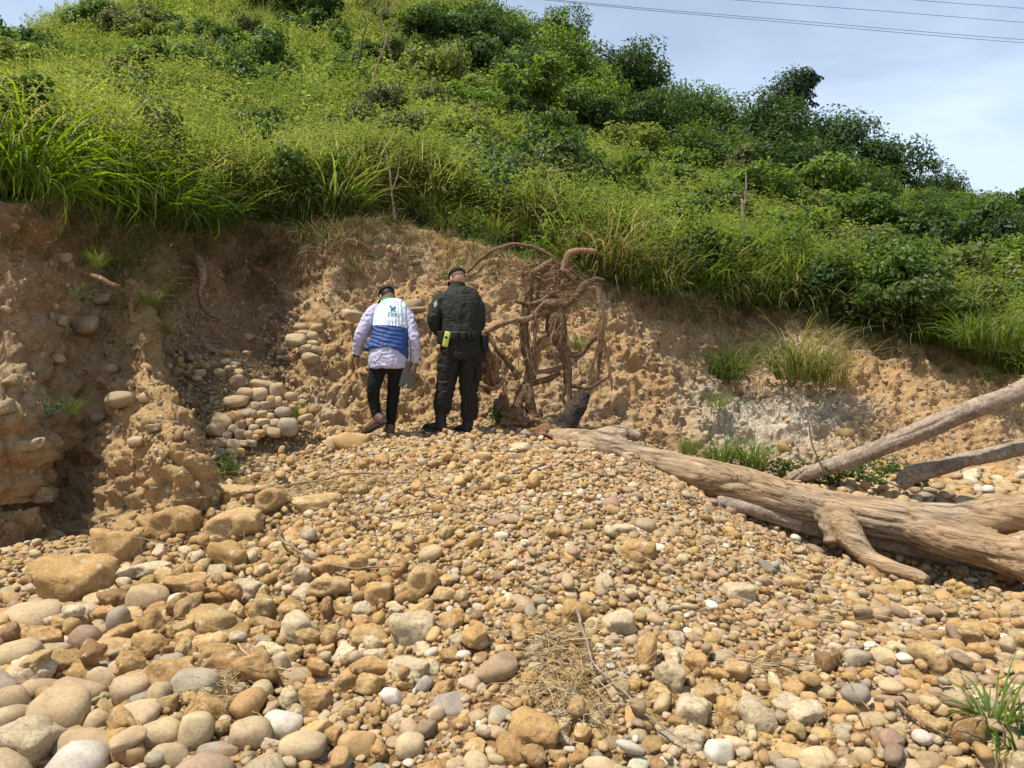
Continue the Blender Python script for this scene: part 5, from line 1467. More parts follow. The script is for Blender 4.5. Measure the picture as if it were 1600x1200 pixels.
# shirt: torso, tail and sleeves in one surface
tail1 = [(605.5, 574.5, -.03, 28.5, .145), (605.5, 566, -.03, 29, .15), (606, 552, -.01, 28.5, .145), (608, 535, .02, 27.5, .14), (610, 512, .07, 26.5, .14), (610.5, 494, .12, 27, .135), (610, 484, .16, 23, .12), (607, 476, .19, 15, .085)]
sm = fuse('shirt', [limb(tail1, Y1), limb(armL1, Y1), limb(armR1, Y1)], .0085, 3)
folds(sm, .0085, 9, 200); folds(sm, .004, 20, 210)
link('shirt', sm, p1, M['shirt'])
for (arm, lab) in ((armL1, 'l'), (armR1, 'r')):
    a = arm[-1]; b = arm[-2]
    V, Fc = tube([P(a[0] * .6 + b[0] * .4, a[1] * .6 + b[1] * .4, Y1 + a[2]), P(a[0], a[1] + 1, Y1 + a[2])], [a[3] * Y1 / F * 1.16] * 2, 18, 8, ry=[a[4] * 1.15] * 2)
    link('cuff', mesh_from('cuff', V, Fc), p1, M['shirt'])
V, Fc = tube([P(557.4, 553.5, Y1 + .08), P(557.2, 557.5, Y1 + .08)], [.034, .034], 18, 6, ry=[.03, .03])
link('wristwatch', mesh_from('wristwatch', V, Fc), p1, M['black'])
# vest
vest1 = [(606, 551, -.01, 31.5, .165), (607, 545, 0, 31.5, .165), (608.5, 530, .025, 29.5, .158), (610.5, 510, .065, 28, .155), (611.5, 494, .115, 28.5, .15), (611, 484, .155, 25.5, .135), (608, 476, .185, 17, .10), (607, 472, .195, 13.5, .085)]
vm = fuse('vest', [limb(vest1, Y1, 32)], .0075, 3)
V = verts_of(vm)
ppx = V[:, 0] / V[:, 1] * F + 800; ppy = 600 - (V[:, 2] - CAMZ) / V[:, 1] * F
# hem rises in the middle of the back and hangs at the sides
rise = np.clip((ppy - 538) / 12, 0, 1) * (6.5 * np.exp(-((ppx - 604) / 14) ** 2) - 5.0 * np.clip((ppx - 622) / 14, 0, 1))
V[:, 2] += rise * Y1 / F
flare = np.clip((ppy - 530) / 20, 0, 1) * np.clip((590 - ppx) / 14, 0, 1)
V[:, 0] -= flare * 9 * Y1 / F; V[:, 2] += 0
set_verts(vm, V)
folds(vm, .004, 12, 260, (1.4, 1, 1))
V = verts_of(vm); ppx = V[:, 0] / V[:, 1] * F + 800; ppy = 600 - (V[:, 2] - CAMZ) / V[:, 1] * F
seam = 508 + ((ppx - 606) / 30) ** 2 * 3 + (ppx - 606) * .06
fv = np.array([list(p.vertices) for p in vm.polygons])
upf = (ppy[fv].mean(1) < seam[fv].mean(1))
low = mesh_from('vest', V, fv[~upf]); upm = mesh_from('upper_panel', V, fv[upf])
for m_ in (low, upm):
    b_ = bmesh.new(); b_.from_mesh(m_); bmesh.ops.delete(b_, geom=[v for v in b_.verts if not v.link_faces], context='VERTS'); b_.to_mesh(m_); b_.free()
vo = link('vest', low, p1, M['vestb']); vo['label'] = 'blue quilted lower part of the vest'
uo = link('upper_panel', upm, p1, M['vestw']); uo.parent = vo; uo['label'] = 'white quilted upper back of the vest'
V, Fc = tube([P(607.5, 479, Y1 + .185), P(607, 474.5, Y1 + .205), P(606.5, 470.5, Y1 + .22)], [.100, .082, .080], 24, 10, ry=[.085, .078, .078], cap=False)
cm = mesh_from('collar', V, Fc); co = link('collar', cm, p1, M['green']); s_ = co.modifiers.new('t', 'SOLIDIFY'); s_.thickness = .006
# emblem and lettering on the upper back
E = lambda x, y: (545 + x / 9.6, 435 + y / 9.6)
em = [stroke(E(605, 405), E(660, 468), .75), stroke(E(625, 402), E(665, 450), .5), stroke(E(695, 420), E(645, 470), .75), stroke(E(712, 432), E(668, 472), .5),
      stroke(E(640, 455), E(632, 492), .8), stroke(E(662, 465), E(662, 492), .55), stroke(E(672, 465), E(702, 498), .9)]
project(uo, em, Y1, M['teal'], 'emblem', vo)
def glyph(ch, x, y, w, h):
    S = {'C': [(1, 0, 0, 0), (0, 0, 0, 1), (0, 1, 1, 1)], 'D': [(0, 0, 0, 1), (0, 0, .7, 0), (.7, 0, 1, .3), (1, .3, 1, .7), (1, .7, .7, 1), (.7, 1, 0, 1)], 'M': [(0, 1, 0, 0), (0, 0, .5, .6), (.5, .6, 1, 0), (1, 0, 1, 1)],
         'B': [(0, 0, 0, 1), (0, 0, .8, .1), (.8, .1, .8, .4), (.8, .4, 0, .5), (.8, .5, 1, .75), (1, .75, .8, 1), (.8, 1, 0, 1)]}[ch]
    return [stroke(E(x + a * w, y + b * h), E(x + c * w, y + d_ * h), .38) for a, b, c, d_ in S]
let = []
for i, ch in enumerate('CDMB'): let += glyph(ch, 598 + i * 36, 508 + i * 4, 24, 34)
let.append(stroke(E(598, 553), E(748, 566), .35))
project(uo, let, Y1, mat_plain('pale_teal_print', (0.10, 0.30, 0.32), .7, .1, 30, .1, .001), 'lettering', vo)
# trousers, boots
pm = fuse('trousers', [limb([(606, 552, 0, 22, .12), (606, 566, 0, 26, .13), (606, 577, 0, 24.5, .125), (606, 583, 0, 18, .10)], Y1, seg=18), limb(legL1, Y1), limb(legR1, Y1)], .0085, 2)
folds(pm, .0045, 13, 300, (1, 1, 2.2)); link('trousers', pm, p1, M['jeans'])
def boot(name, ank, heel, toe, parent, mat, h=.13, w=.05, sole=.022):
    """boot from ankle, heel and toe points"""
    ank, heel, toe = (Vector(x) for x in (ank, heel, toe))
    f = (toe - heel).normalized(); upv = (ank - heel); upv = (upv - f * upv.dot(f)).normalized()
    L_ = (toe - heel).length
    pr = [tube([ank + upv * .03, ank, heel + f * .06 + upv * .06, heel + f * .075 + upv * .03], [.056, .056, .055, .05], 18, 20, ry=[.06, .06, .065, .065], ref=f),
          tube([heel + upv * .042, heel + f * L_ * .3 + upv * .055, heel + f * L_ * .6 + upv * .045, heel + f * L_ * .85 + upv * .036, toe + upv * .028], [.036, w * .86, w, w * .95, .022], 18, 26, ry=[.038, .052, .042, .034, .022], ref=upv)]
    me = fuse(name, pr, .006, 3); folds(me, .0025, 18, 7)
    bo = link(name, me, parent, mat)
    pr = [tube([heel + upv * .008 - f * .005, heel + f * L_ * .3 + upv * .008, heel + f * L_ * .65 + upv * .008, heel + f * L_ * .9 + upv * .008, toe + upv * .012 + f * .006], [.034, w * .82, w * 1.03, w * .88, .02], 18, 22, ry=[sole * .7] * 5, ref=upv)]
    V, Fc = join_parts(pr)
    so = link('sole', mesh_from('sole', V, Fc), parent, M['sole']); so.parent = bo
    return bo
boot('boot', P(590, 650, Y1), P(602, 660, Y1 - .08), P(567, 681, Y1 + .10), p1, M['bootb'])
boot('boot', P(609.5, 667, Y1 + .12), P(609, 681, Y1 + .06), P(602, 679, Y1 + .34), p1, M['bootb'])
# clipboard in the hand: top-level thing
cb = empty('clipboard', P(639, 585, Y1 + .05)); tag(cb, 'grey metal clipboard box held at the side by the person in the vest', 'clipboard')
qc = Quaternion((0, 1, 0), math.radians(13)) @ Quaternion((0, 0, 1), math.radians(58))
V, Fc = box(P(638, 585, Y1 + .05), (.21, .026, .29), .008, qc); link('case', mesh_from('case', V, Fc, False), cb, M['tin'])
V, Fc = box(P(639.5, 586, Y1 + .045) + qc @ Vector((0.0, .020, 0)), (.195, .006, .275), .002, qc); link('papers', mesh_from('papers', V, Fc, False), cb, M['paper'])
V, Fc = tube([P(636, 600, Y1 - .03), P(632.5, 604, Y1 - .04), P(628.5, 607, Y1 - .03)], [.010, .014, .006], 10, 12, ry=[.02, .02, .01]); link('clip', mesh_from('clip', V, Fc), cb, mat_plain('bare_steel', (.6, .6, .6), .3, .1, 40, .1, .001, .5, 1.0))

# ---------------------------------------------------------------- person in dark uniform
Y2 = 8.4
p2 = empty('person', P(715, 676, Y2))
tag(p2, 'person in a dark olive uniform and black cap standing with head bowed', 'person')
torso2 = [(721, 535, 0, 31, .15), (721.5, 522, 0, 30, .145), (721.5, 508, .01, 30.5, .145), (720.5, 492, .02, 31, .145), (719, 478, .04, 33, .145), (717, 466, .06, 31, .13), (715, 457, .08, 24, .105), (714, 451, .09, 14, .075), (714, 448, .10, 10, .06)]
legL2 = [(706, 548, 0, 18, .13), (701, 572, 0, 16.5, .115), (698, 590, 0, 15.5, .105), (695.5, 606, -.02, 14, .095), (692.5, 626, -.01, 14.5, .095), (691, 638, 0, 13.5, .09), (690.5, 645, 0, 10, .07)]
legR2 = [(736, 548, 0, 17.5, .13), (735, 572, .02, 17, .115), (733, 590, .02, 15.5, .105), (732.5, 610, .02, 13.5, .09), (733.5, 632, .03, 13, .09), (733, 648, .04, 12.5, .085), (732, 655, .04, 10, .07)]
armL2 = [(706, 466, .06, 6, .06), (695, 467, .06, 10, .075), (687, 475, .05, 11, .078), (681.5, 487, .03, 11, .075), (678, 500, .02, 10.2, .07), (682, 511, .06, 9.5, .062), (688, 516, .16, 9.5, .06), (700, 512, .26, 7.5, .05)]
armR2 = [(726, 466, .06, 6, .06), (738, 467, .06, 9.5, .075), (746.5, 477, .06, 9.5, .078), (749, 490, .05, 9.2, .075), (749, 502, .06, 8.8, .068), (746, 510, .15, 9, .065), (734, 510, .27, 7, .05)]
hd2 = P(715, 435, Y2 + .12)
q2 = Quaternion((0, 0, 1), math.radians(26)) @ Quaternion((1, 0, 0), math.radians(-24))
body = [limb(thin(torso2, .84), Y2), limb(thin(legL2, .72), Y2), limb(thin(legR2, .72), Y2), limb(thin(armL2, .68), Y2), limb(thin(armR2, .68), Y2),
        tube([P(715, 456, Y2 + .08), P(716, 447, Y2 + .105), hd2], [.070, .066, .065], 16, 16)]
hp2, hpt2 = head_parts(hd2, q2, 1.04)
body += hp2
body += palm_hand(P(701, 512, Y2 + .27), (.75, .5, .15), (0, .3, 1), (.3, .2, .8), .19, .7, 1) + palm_hand(P(733, 510, Y2 + .28), (-.75, .5, .15), (0, .3, 1), (-.3, .2, .8), .19, .7, 1)
bm_ = fuse('body', body, .0066, 2); link('body', bm_, p2, M['skin2'])
V, Fc = join_parts([blob(hpt2(sx_ * .03, .096, .004), (.011, .006, .006), 2, q2) for sx_ in (-1, 1)]); link('eyes', mesh_from('eyes', V, Fc), p2, M['hair'])
cap_and_hair(hd2, q2, hpt2, 1.04, p2, M['stubble'], -.02)
jm = fuse('jacket', [limb(torso2, Y2, 28), limb(armL2, Y2), limb(armR2, Y2)], .0085, 3); folds(jm, .009, 6.0, 400, (1.6, 1, .8)); folds(jm, .0045, 14, 430, (1, 1, 2.2))
jo = link('jacket', jm, p2, M['uni'])
V, Fc = tube([P(714.5, 452, Y2 + .09), P(714.8, 446.5, Y2 + .10), P(715, 443.5, Y2 + .105)], [.088, .080, .078], 24, 10, ry=[.078, .074, .074], cap=False)
co = link('collar', mesh_from('collar', V, Fc), p2, M['uni']); co.modifiers.new('t', 'SOLIDIFY').thickness = .006
# yoke seam over the shoulder blades and sleeve patch
project(jo, [stroke((692 + i * 6, 461.5 - 5.2 * (1 - ((i - 4.5) / 4.5) ** 2)), (698.5 + i * 6, 461.5 - 5.2 * (1 - ((i - 3.5) / 4.5) ** 2)), .45) for i in range(8)], Y2, M['black'], 'yoke_seam', p2, .003)
project(jo, [[(677.5, 474), (682, 468.5), (683.5, 476), (679, 481)]], Y2, M['patch'], 'sleeve_patch', p2)
tm_ = fuse('trousers', [limb([(721, 528, 0, 30, .15), (721.5, 545, 0, 33, .16), (721.5, 562, 0, 32, .155)], Y2, 28, 18), limb(legL2, Y2), limb(legR2, Y2)], .0085, 3); folds(tm_, .011, 7, 440, (1, 1, 1.9)); folds(tm_, .004, 18, 470)
to = link('trousers', tm_, p2, M['unip'])
# cargo pockets
for (c, s, rz) in (((692, 583, Y2 - .085), (.115, .035, .15), -.35), ((748, 584, Y2 - .03), (.06, .12, .16), .1)):
    V, Fc = box(P(*c), s, .014, Quaternion((0, 0, 1), rz)); po = link('cargo_pocket', mesh_from('cargo_pocket', V, Fc), p2, M['unip'])
    V, Fc = box(P(c[0], c[1] - 9, c[2] - .006), (s[0] * 1.05, s[1] * 1.1, .045), .008, Quaternion((0, 0, 1), rz)); fo = link('flap', mesh_from('flap', V, Fc), p2, M['unip']); fo.parent = po
# belt and what hangs on it
V, Fc = tube([P(721.5, 531.5, Y2), P(721.5, 519.5, Y2)], [30.8 * Y2 / F, 30.8 * Y2 / F], 40, 6, ry=[.155, .155]); be = link('belt', mesh_from('belt', V, Fc), p2, M['black'])
for (c, s) in (((712, 525, Y2 - .165), (.06, .04, .085)), ((724.5, 525, Y2 - .17), (.06, .035, .075)), ((742, 525, Y2 - .13), (.06, .05, .09)), ((690, 528, Y2 - .09), (.075, .07, .14)), ((756, 536, Y2 - .02), (.07, .12, .17)), ((754, 556, Y2 - .0), (.045, .07, .13)), ((733.5, 526, Y2 - .16), (.035, .03, .07))):
    V, Fc = box(P(*c), s, .010, Quaternion((0, 0, 1), (c[0] - 721) * .012)); link('belt_pouch', mesh_from('belt_pouch', V, Fc), p2, M['black'])
qr = Quaternion((0, 1, 0), math.radians(12))
V, Fc = box(P(697.5, 530, Y2 - .165), (.062, .032, .165), .012, qr); rd = link('radio', mesh_from('radio', V, Fc), p2, M['radio']); rd['label'] = 'bright yellow green device on the left hip'
V, Fc = box(P(697, 527, Y2 - .183), (.034, .006, .018), .002, qr); so = link('window', mesh_from('window', V, Fc), p2, M['black']); so.parent = rd
V, Fc = box(P(694.5, 519, Y2 - .15), (.05, .02, .02), .004, qr); so = link('clip', mesh_from('clip', V, Fc), p2, M['black']); so.parent = rd
boot('boot', P(689, 652, Y2), P(694, 677, Y2 - .05), P(661, 671, Y2 + .08), p2, M['bootk'], w=.052)
boot('boot', P(731, 655, Y2 + .04), P(733, 678, Y2 - .02), P(713, 674, Y2 + .17), p2, M['bootk'], w=.052)
for pts in ([(689.5, 641, 0, 8.6, .06), (688.5, 650, 0, 8.4, .06), (688, 658, 0, 8.4, .062)], [(732.5, 650, .04, 8.8, .06), (731.5, 658, .04, 8.5, .06), (731, 664, .04, 8.5, .062)]):
    V, Fc = limb(pts, Y2); link('boot_shaft', mesh_from('boot_shaft', V, Fc), p2, M['bootk'])
ph = empty('notebook', P(717, 508, Y2 + .40)); tag(ph, 'small dark notebook held in front by the person in uniform', 'notebook')
V, Fc = box(P(717, 508, Y2 + .40), (.12, .16, .012), .003, Quaternion((1, 0, 0), .5)); link('cover', mesh_from('cover', V, Fc, False), ph, M['black'])
V, Fc = box(P(717, 508, Y2 + .40) + Quaternion((1, 0, 0), .5) @ Vector((0, 0, .0085)), (.112, .15, .004), .001, Quaternion((1, 0, 0), .5)); link('page', mesh_from('page', V, Fc, False), ph, M['paper'])

# ================================================================== VEGETATION
def grass_mesh(seed, n, radius, length, width, lean, segs=5, droop=1.0, seeds=0):
    r = np.random.default_rng(seed)
    ang = r.uniform(0, 2 * np.pi, n); rr = radius * np.sqrt(r.random(n))
    b = np.stack([rr * np.cos(ang), rr * np.sin(ang), np.full(n, -0.05)], 1)
    L_ = length * r.uniform(.5, 1.12, n); W = width * r.uniform(.6, 1.25, n)
    az = ang + r.normal(0, .7, n); ln = np.abs(r.normal(lean, lean * .6, n))
    dr = droop * r.uniform(.5, 1.6, n)
    side = np.stack([-np.sin(az), np.cos(az), np.zeros(n)], 1)
    tw = r.uniform(-.9, .9, n)
    p = b.copy(); th = ln.copy()
    rows = []
    for k in range(segs + 1):
        t = k / segs
        w = W * (1 - t ** 1.7) * (0.55 + 0.9 * min(t * 3, 1) * .5) + 0.0006
        fw = np.stack([np.cos(az), np.sin(az), np.zeros(n)], 1)
        s = side * np.cos(tw)[:, None] + np.cross(side, fw) * np.sin(tw)[:, None] * .6
        rows.append((p - s * w[:, None], p + s * w[:, None]))
        d_ = np.stack([np.sin(th) * np.cos(az), np.sin(th) * np.sin(az), np.cos(th)], 1)
        p = p + d_ * (L_ / segs)[:, None]
        th = th + dr * (.12 + .42 * t)
    V = np.concatenate([np.stack(x, 1) for x in rows], 1).reshape(n, -1, 3)      # n, 2*(segs+1), 3
    m = 2 * (segs + 1)
    base = np.arange(n)[:, None, None] * m
    q = np.array([[2 * k, 2 * k + 1, 2 * k + 3, 2 * k + 2] for k in range(segs)])
    Fc = (base + q[None]).reshape(-1, 4)
    return mesh_from('blades', V.reshape(-1, 3), Fc)

def leaf_quads(pos, nrm, size, r, asp=0.5, fold=.25):
    n = len(pos)
    nrm = nrm / (np.linalg.norm(nrm, axis=1)[:, None] + 1e-9)
    t = r.normal(size=(n, 3)); t -= (t * nrm).sum(1)[:, None] * nrm; t /= np.linalg.norm(t, axis=1)[:, None] + 1e-9
    s = np.cross(nrm, t); L_ = size * r.uniform(.6, 1.3, n); W = L_ * asp * r.uniform(.75, 1.2, n)
    v0 = pos - t * L_[:, None] * .5; v2 = pos + t * L_[:, None] * .5 - nrm * (L_ * .12)[:, None]
    v1 = pos + s * W[:, None] * .5 + nrm * (W * fold)[:, None]; v3 = pos - s * W[:, None] * .5 + nrm * (W * fold)[:, None]
    V = np.stack([v0, v1, v2, v3], 1).reshape(-1, 3)
    k = np.arange(n)[:, None] * 4
    Fc = np.concatenate([np.stack([k + 0, k + 1, k + 2], 2).reshape(-1, 3), np.stack([k + 0, k + 2, k + 3], 2).reshape(-1, 3)])
    return V, Fc

def crown_mesh(seed, leaves, lobes, leaf, spread=(1, 1, .8), asp=.55, inner=.45, drop=0.0):
    """unit-size crown: uneven clumps of leaves, gaps between them"""
    r = np.random.default_rng(seed)
    c = r.normal(size=(lobes, 3)); c /= np.linalg.norm(c, axis=1)[:, None]
    c *= (r.uniform(.25, .78, lobes))[:, None]; c[:, 2] = np.abs(c[:, 2]) * 1.0 + r.uniform(-.15, .1, lobes)
    rad = r.uniform(.20, .42, lobes)
    w = rad ** 2; w /= w.sum()
    li = r.choice(lobes, leaves, p=w)
    d_ = r.normal(size=(leaves, 3)); d_ /= np.linalg.norm(d_, axis=1)[:, None]
    rr = r.random(leaves) ** inner
    bump = 1 + .28 * fbm(d_ * 1.0 + li[:, None] * 3.1, 2.3, 2, seed)
    pos = c[li] + d_ * (rad[li] * rr * bump)[:, None]
    nr = d_ + r.normal(0, .55, (leaves, 3)) + np.array([0, 0, .35])
    if drop: 
        hang = r.random(leaves) < drop; pos[hang, 2] -= np.abs(r.normal(0, .3, hang.sum()))
    keepv = vnoise(pos * 5.5, seed + 2) > -.42
    pos, nr = pos[keepv] * np.array(spread), nr[keepv]
    V, Fc = leaf_quads(pos, nr, leaf, r, asp)
    V[:, 2] -= V[:, 2].min() * 0 
    return mesh_from('crown', V, Fc, False)

def stem_mesh(seed, h, r0, forks=5, spread=.5):
    r = np.random.default_rng(seed)
    parts = [tube([(0, 0, -.3), (r.normal(0, .03), r.normal(0, .03), h * .4), (r.normal(0, .06), r.normal(0, .06), h * .8)], [r0, r0 * .8, r0 * .35], 8, 12, rough=.15, seed=seed)]
    for _ in range(forks):
        z = h * r.uniform(.2, .65); a = r.uniform(0, 6.28); e = spread * r.uniform(.5, 1)
        parts.append(tube([(0, 0, z), (math.cos(a) * e * .5, math.sin(a) * e * .5, z + h * .18), (math.cos(a) * e, math.sin(a) * e, z + h * .34)], [r0 * .55, r0 * .38, r0 * .12], 6, 10, rough=.15, seed=seed))
    V, Fc = join_parts(parts)
    return mesh_from('stem', V, Fc)

def weed_mesh(seed, stalks, h, leaf, per, asp=.38):
    """leafy weed: thin stalks with many small leaves"""
    r = np.random.default_rng(seed)
    P_, N_ = [], []
    for _ in range(stalks):
        a = r.uniform(0, 6.28); b0 = np.array([math.cos(a), math.sin(a), 0]) * r.uniform(0, .22); ln = r.uniform(.1, .6)
        hh = h * r.uniform(.55, 1.1)
        t = r.uniform(.12, 1, per) ** .7
        p = b0 + np.stack([math.cos(a) * ln * t ** 1.5 * hh, math.sin(a) * ln * t ** 1.5 * hh, t * hh], 1)
        off = r.normal(0, 1, (per, 3)); off /= np.linalg.norm(off, axis=1)[:, None]
        P_.append(p + off * (.04 + .07 * r.random((per, 1)))); N_.append(off * .6 + np.array([0, 0, .7]))
    V, Fc = leaf_quads(np.vstack(P_), np.vstack(N_), leaf, r, asp)
    return mesh_from('weed', V, Fc, False)

# ---- what covers the hill: uncountable grass and weeds
GR_S = [grass_mesh(10 + i, 60, .20, .85, .0075, .28, 4, .8) for i in range(4)]
GR_L = [grass_mesh(30 + i, 50, .18, 1.15, .013, .34, 5, 1.0) for i in range(4)]
WEED = [weed_mesh(50 + i, 15, .95, .055, 26) for i in range(5)]
FARW = [weed_mesh(70 + i, 16, 1.0, .085, 20, .5) for i in range(5)]
for g in GR_S + GR_L: g.materials.append(M['grass_i'])
for g in WEED + FARW: g.materials.append(M['leaf_i'])
C_GR = np.array([[.12, .195, .032], [.16, .225, .042], [.23, .25, .07], [.31, .29, .12], [.10, .17, .03]])
C_WD = np.array([[.10, .145, .03], [.145, .19, .04], [.19, .225, .055], [.165, .21, .048], [.12, .175, .035]])
A0, A1 = a_of_px(-260), a_of_px(1800)
def hill_scatter(name, count, t0, t1, src, cols, s0, s1, label, cat, patch=None, tpow=1.0, tilt=.15, w=None):
    pts, scl, tin = [], [], []
    for _ in range(count):
        aq = rng.uniform(A0, A1); tq = t0 + (t1 - t0) * rng.random() ** tpow
        if tq < .22 and a_of_px(520) < aq < a_of_px(890): tq += .22          # plants moved back above the people so sun reaches the bank
        q = hill_pt(aq, tq)
        pts.append(q)
    pts = np.array(pts)
    if patch is not None:
        f = fbm(pts, patch[0], 3, patch[1]); k = f > patch[2]; pts = pts[k]
    n = len(pts)
    f = fbm(pts, .22, 3, 91)
    ci = np.clip(((f + .45) / .9 * len(cols) + rng.normal(0, .9, n)), 0, len(cols) - 1).astype(int)
    tin = cols[ci] * 1.25 * rng.uniform(.8, 1.2, n)[:, None]
    s = rng.uniform(s0, s1, n) * (1 + .010 * np.maximum(pts[:, 1] - 15, 0))
    rot = np.stack([rng.normal(0, tilt, n), rng.normal(0, tilt, n), rng.uniform(0, 6.28, n)], 1)
    return scatter(name, pts, rot, np.stack([s * rng.uniform(.9, 1.25, n), s * rng.uniform(.9, 1.25, n), s], 1), rng.integers(0, len(src), n), tin, src, label, cat)
hill_scatter('tall_grass', 1500, 0.05, .7, GR_L, C_GR[:4], .7, 1.15, 'tall bright grass growing behind the lip of the bank', 'grass', (.6, 93, -.05), .8)
hill_scatter('hill_grass', 5500, .5, 3.1, GR_S, C_GR[1:4], .75, 1.2, 'yellowish grass covering the hillside', 'grass', None, .75)
hill_scatter('weeds', 5200, .06, 1.3, WEED, C_WD, .8, 1.25, 'leafy weeds growing thick on the slope above the bank', 'weeds', (.5, 95, -.3))
hill_scatter('hill_weeds', 9500, .9, 3.15, FARW, C_WD, .65, 1.15, 'low leafy undergrowth covering the upper hillside', 'undergrowth', (.16, 97, -.22), .8)

# wisps of dry and green grass clinging to the upper bank face
WISP = [grass_mesh(90 + i, 34, .10, .55, .0055, .5, 4, 1.6) for i in range(4)]
for g in WISP: g.materials.append(M['grass_i'])
nw = 460
wu = rng.uniform(2.0, 22.2, nw); wv = 1 - np.abs(rng.normal(0, .11, nw)) - .01
kk = (wv > .45) & (rng.random(nw) < np.where((wu > 11) & (wu < 14.5), .55, 1.0)); wu, wv = wu[kk], wv[kk]; nw = len(wu)
wi = np.clip(np.searchsorted(us, wu), 0, NU - 1); wj = (wv * (NB_V - 1)).astype(int)
ws = rng.uniform(.35, .95, nw)
wc = np.array([[.13, .19, .035], [.26, .23, .09], [.33, .26, .12], [.10, .15, .03], [.30, .22, .11]])[rng.integers(0, 5, nw)]
scatter('bank_grass', Bk[wi, wj], np.stack([rng.normal(.55, .3, nw), rng.normal(0, .25, nw), rng.normal(0, .5, nw)], 1), np.stack([ws, ws, ws], 1), rng.integers(0, 4, nw), wc, WISP, 'wisps of dry and green grass clinging to the upper face of the bank', 'grass')
# ---- bushes and trees: things
BUSH = [crown_mesh(200 + i, 5200, 13, .105, (1, 1, .85)) for i in range(6)]
TREE = [crown_mesh(230 + i, 10500, 26, .062, (1, 1, .95), .55, .42) for i in range(6)]
BSTEM = [stem_mesh(260 + i, 1.0, .05) for i in range(3)]
TSTEM = [stem_mesh(270 + i, 1.35, .06, 8, .6) for i in range(3)]
FOL = 1.38
for m_ in BUSH + TREE: m_.materials.append(M['leaf'])
for m_ in BSTEM + TSTEM: m_.materials.append(M['bark'])
def plant(name, crowns, stems, base, s, sz, col, label, cat, group, lift=.25, rot=None):
    e = empty(name, base); tag(e, label, cat, group)
    e.rotation_euler = (0, 0, rng.uniform(0, 6.28) if rot is None else rot); e.scale = (s, s, s * sz)
    c = bpy.data.objects.new('crown', crowns[int(rng.integers(len(crowns)))]); COL.objects.link(c); c.parent = e; c.location = (0, 0, lift)
    j = rng.uniform(.88, 1.12); j *= FOL; c.color = (col[0] * j, col[1] * j, col[2] * j, 1)
    t = bpy.data.objects.new('trunk' if 'tree' in name else 'stem', stems[int(rng.integers(len(stems)))]); COL.objects.link(t); t.parent = e; t.location = (0, 0, 0); t.scale = (1, 1, min(1.0, (lift + .25) / 1.35))
    return e
DK = (.034, .066, .014); MD = (.060, .105, .020); LT = (.095, .150, .026); YL = (.13, .165, .034); BL = (.050, .085, .030)
# traced trees on the right ridge: px, py of crown centre, half width px, depth, height ratio, colour, label
TREES = [
 (862, 48, 42, 44, .9, DK, 'dark round tree at the top of the ridge against the sky'),
 (800, 50, 50, 46, .9, MD, 'green tree at the top left of the ridge tree line'),
 (740, 30, 45, 48, .9, MD, 'tree at the top edge of the picture on the ridge'),
 (880, 100, 62, 40, .9, LT, 'light green tree below the dark round tree'),
 (985, 118, 60, 41, 1.0, DK, 'tall dark tree with feathery top in the middle of the ridge'),
 (915, 150, 60, 37, .9, LT, 'light green tree on the slope below the ridge'),
 (1060, 160, 52, 41, .9, MD, 'green ridge tree right of the feathery one'),
 (1010, 190, 60, 36, .9, DK, 'dark tree on the slope below the feathery one'),
 (1120, 190, 48, 40, .85, MD, 'smaller ridge tree left of the vine-covered one'),
 (1190, 215, 66, 38, 1.1, DK, 'dark broad tree under the vine-covered trunk'),
 (1290, 215, 58, 39, .9, BL, 'loose bluish green tree right of the vine-covered one'),
 (1260, 260, 70, 35, .9, DK, 'dark tree on the slope below the vine-covered one'),
 (1375, 255, 56, 37, 1.0, DK, 'dark dome-shaped tree at the right end of the ridge group'),
 (1330, 290, 60, 34, .85, MD, 'green tree in front of the dome-shaped one'),
 (1465, 300, 34, 39, 1.3, DK, 'narrow lone tree standing apart near the right edge'),
 (1510, 325, 50, 38, .7, MD, 'low green tree right of the lone narrow tree'),
 (1575, 350, 50, 40, .6, DK, 'low dark tree at the right edge of the ridge'),
 (1440, 345, 50, 34, .7, DK, 'low dark tree below the lone narrow tree'),
 (1110, 235, 56, 33, .85, MD, 'mid green tree on the slope below the ridge gap'),
 (1650, 350, 60, 40, .7, MD, 'tree beyond the right edge of the ridge'),
 (690, 40, 46, 44, .8, DK, 'dark tree near the top of the hill left of the ridge line'),
 (150, 8, 16, 44, 1.2, DK, 'small dark tree on the skyline at the upper left'),
]
def ray_pt(px, py, Y): return P(px, py, Y)
for (px, py, hw, Yd, hr, col, lab) in TREES:
    h = hill_hit(px, py + hw * 1.2)
    if h is not None: Yd = h.y
    c = P(px, py, Yd); s = hw * Yd / F * 1.65
    z = hill_z(c.x, c.y)
    base = Vector((c.x, c.y, min(c.z - .3 * s, z if z is not None else c.z - s)))
    hgt = max(.25, (c.z - base.z) / s - .3)
    plant('tree', TREE, TSTEM, base, s, hr, col, lab, 'tree', 'trees along the ridge', lift=hgt / hr)
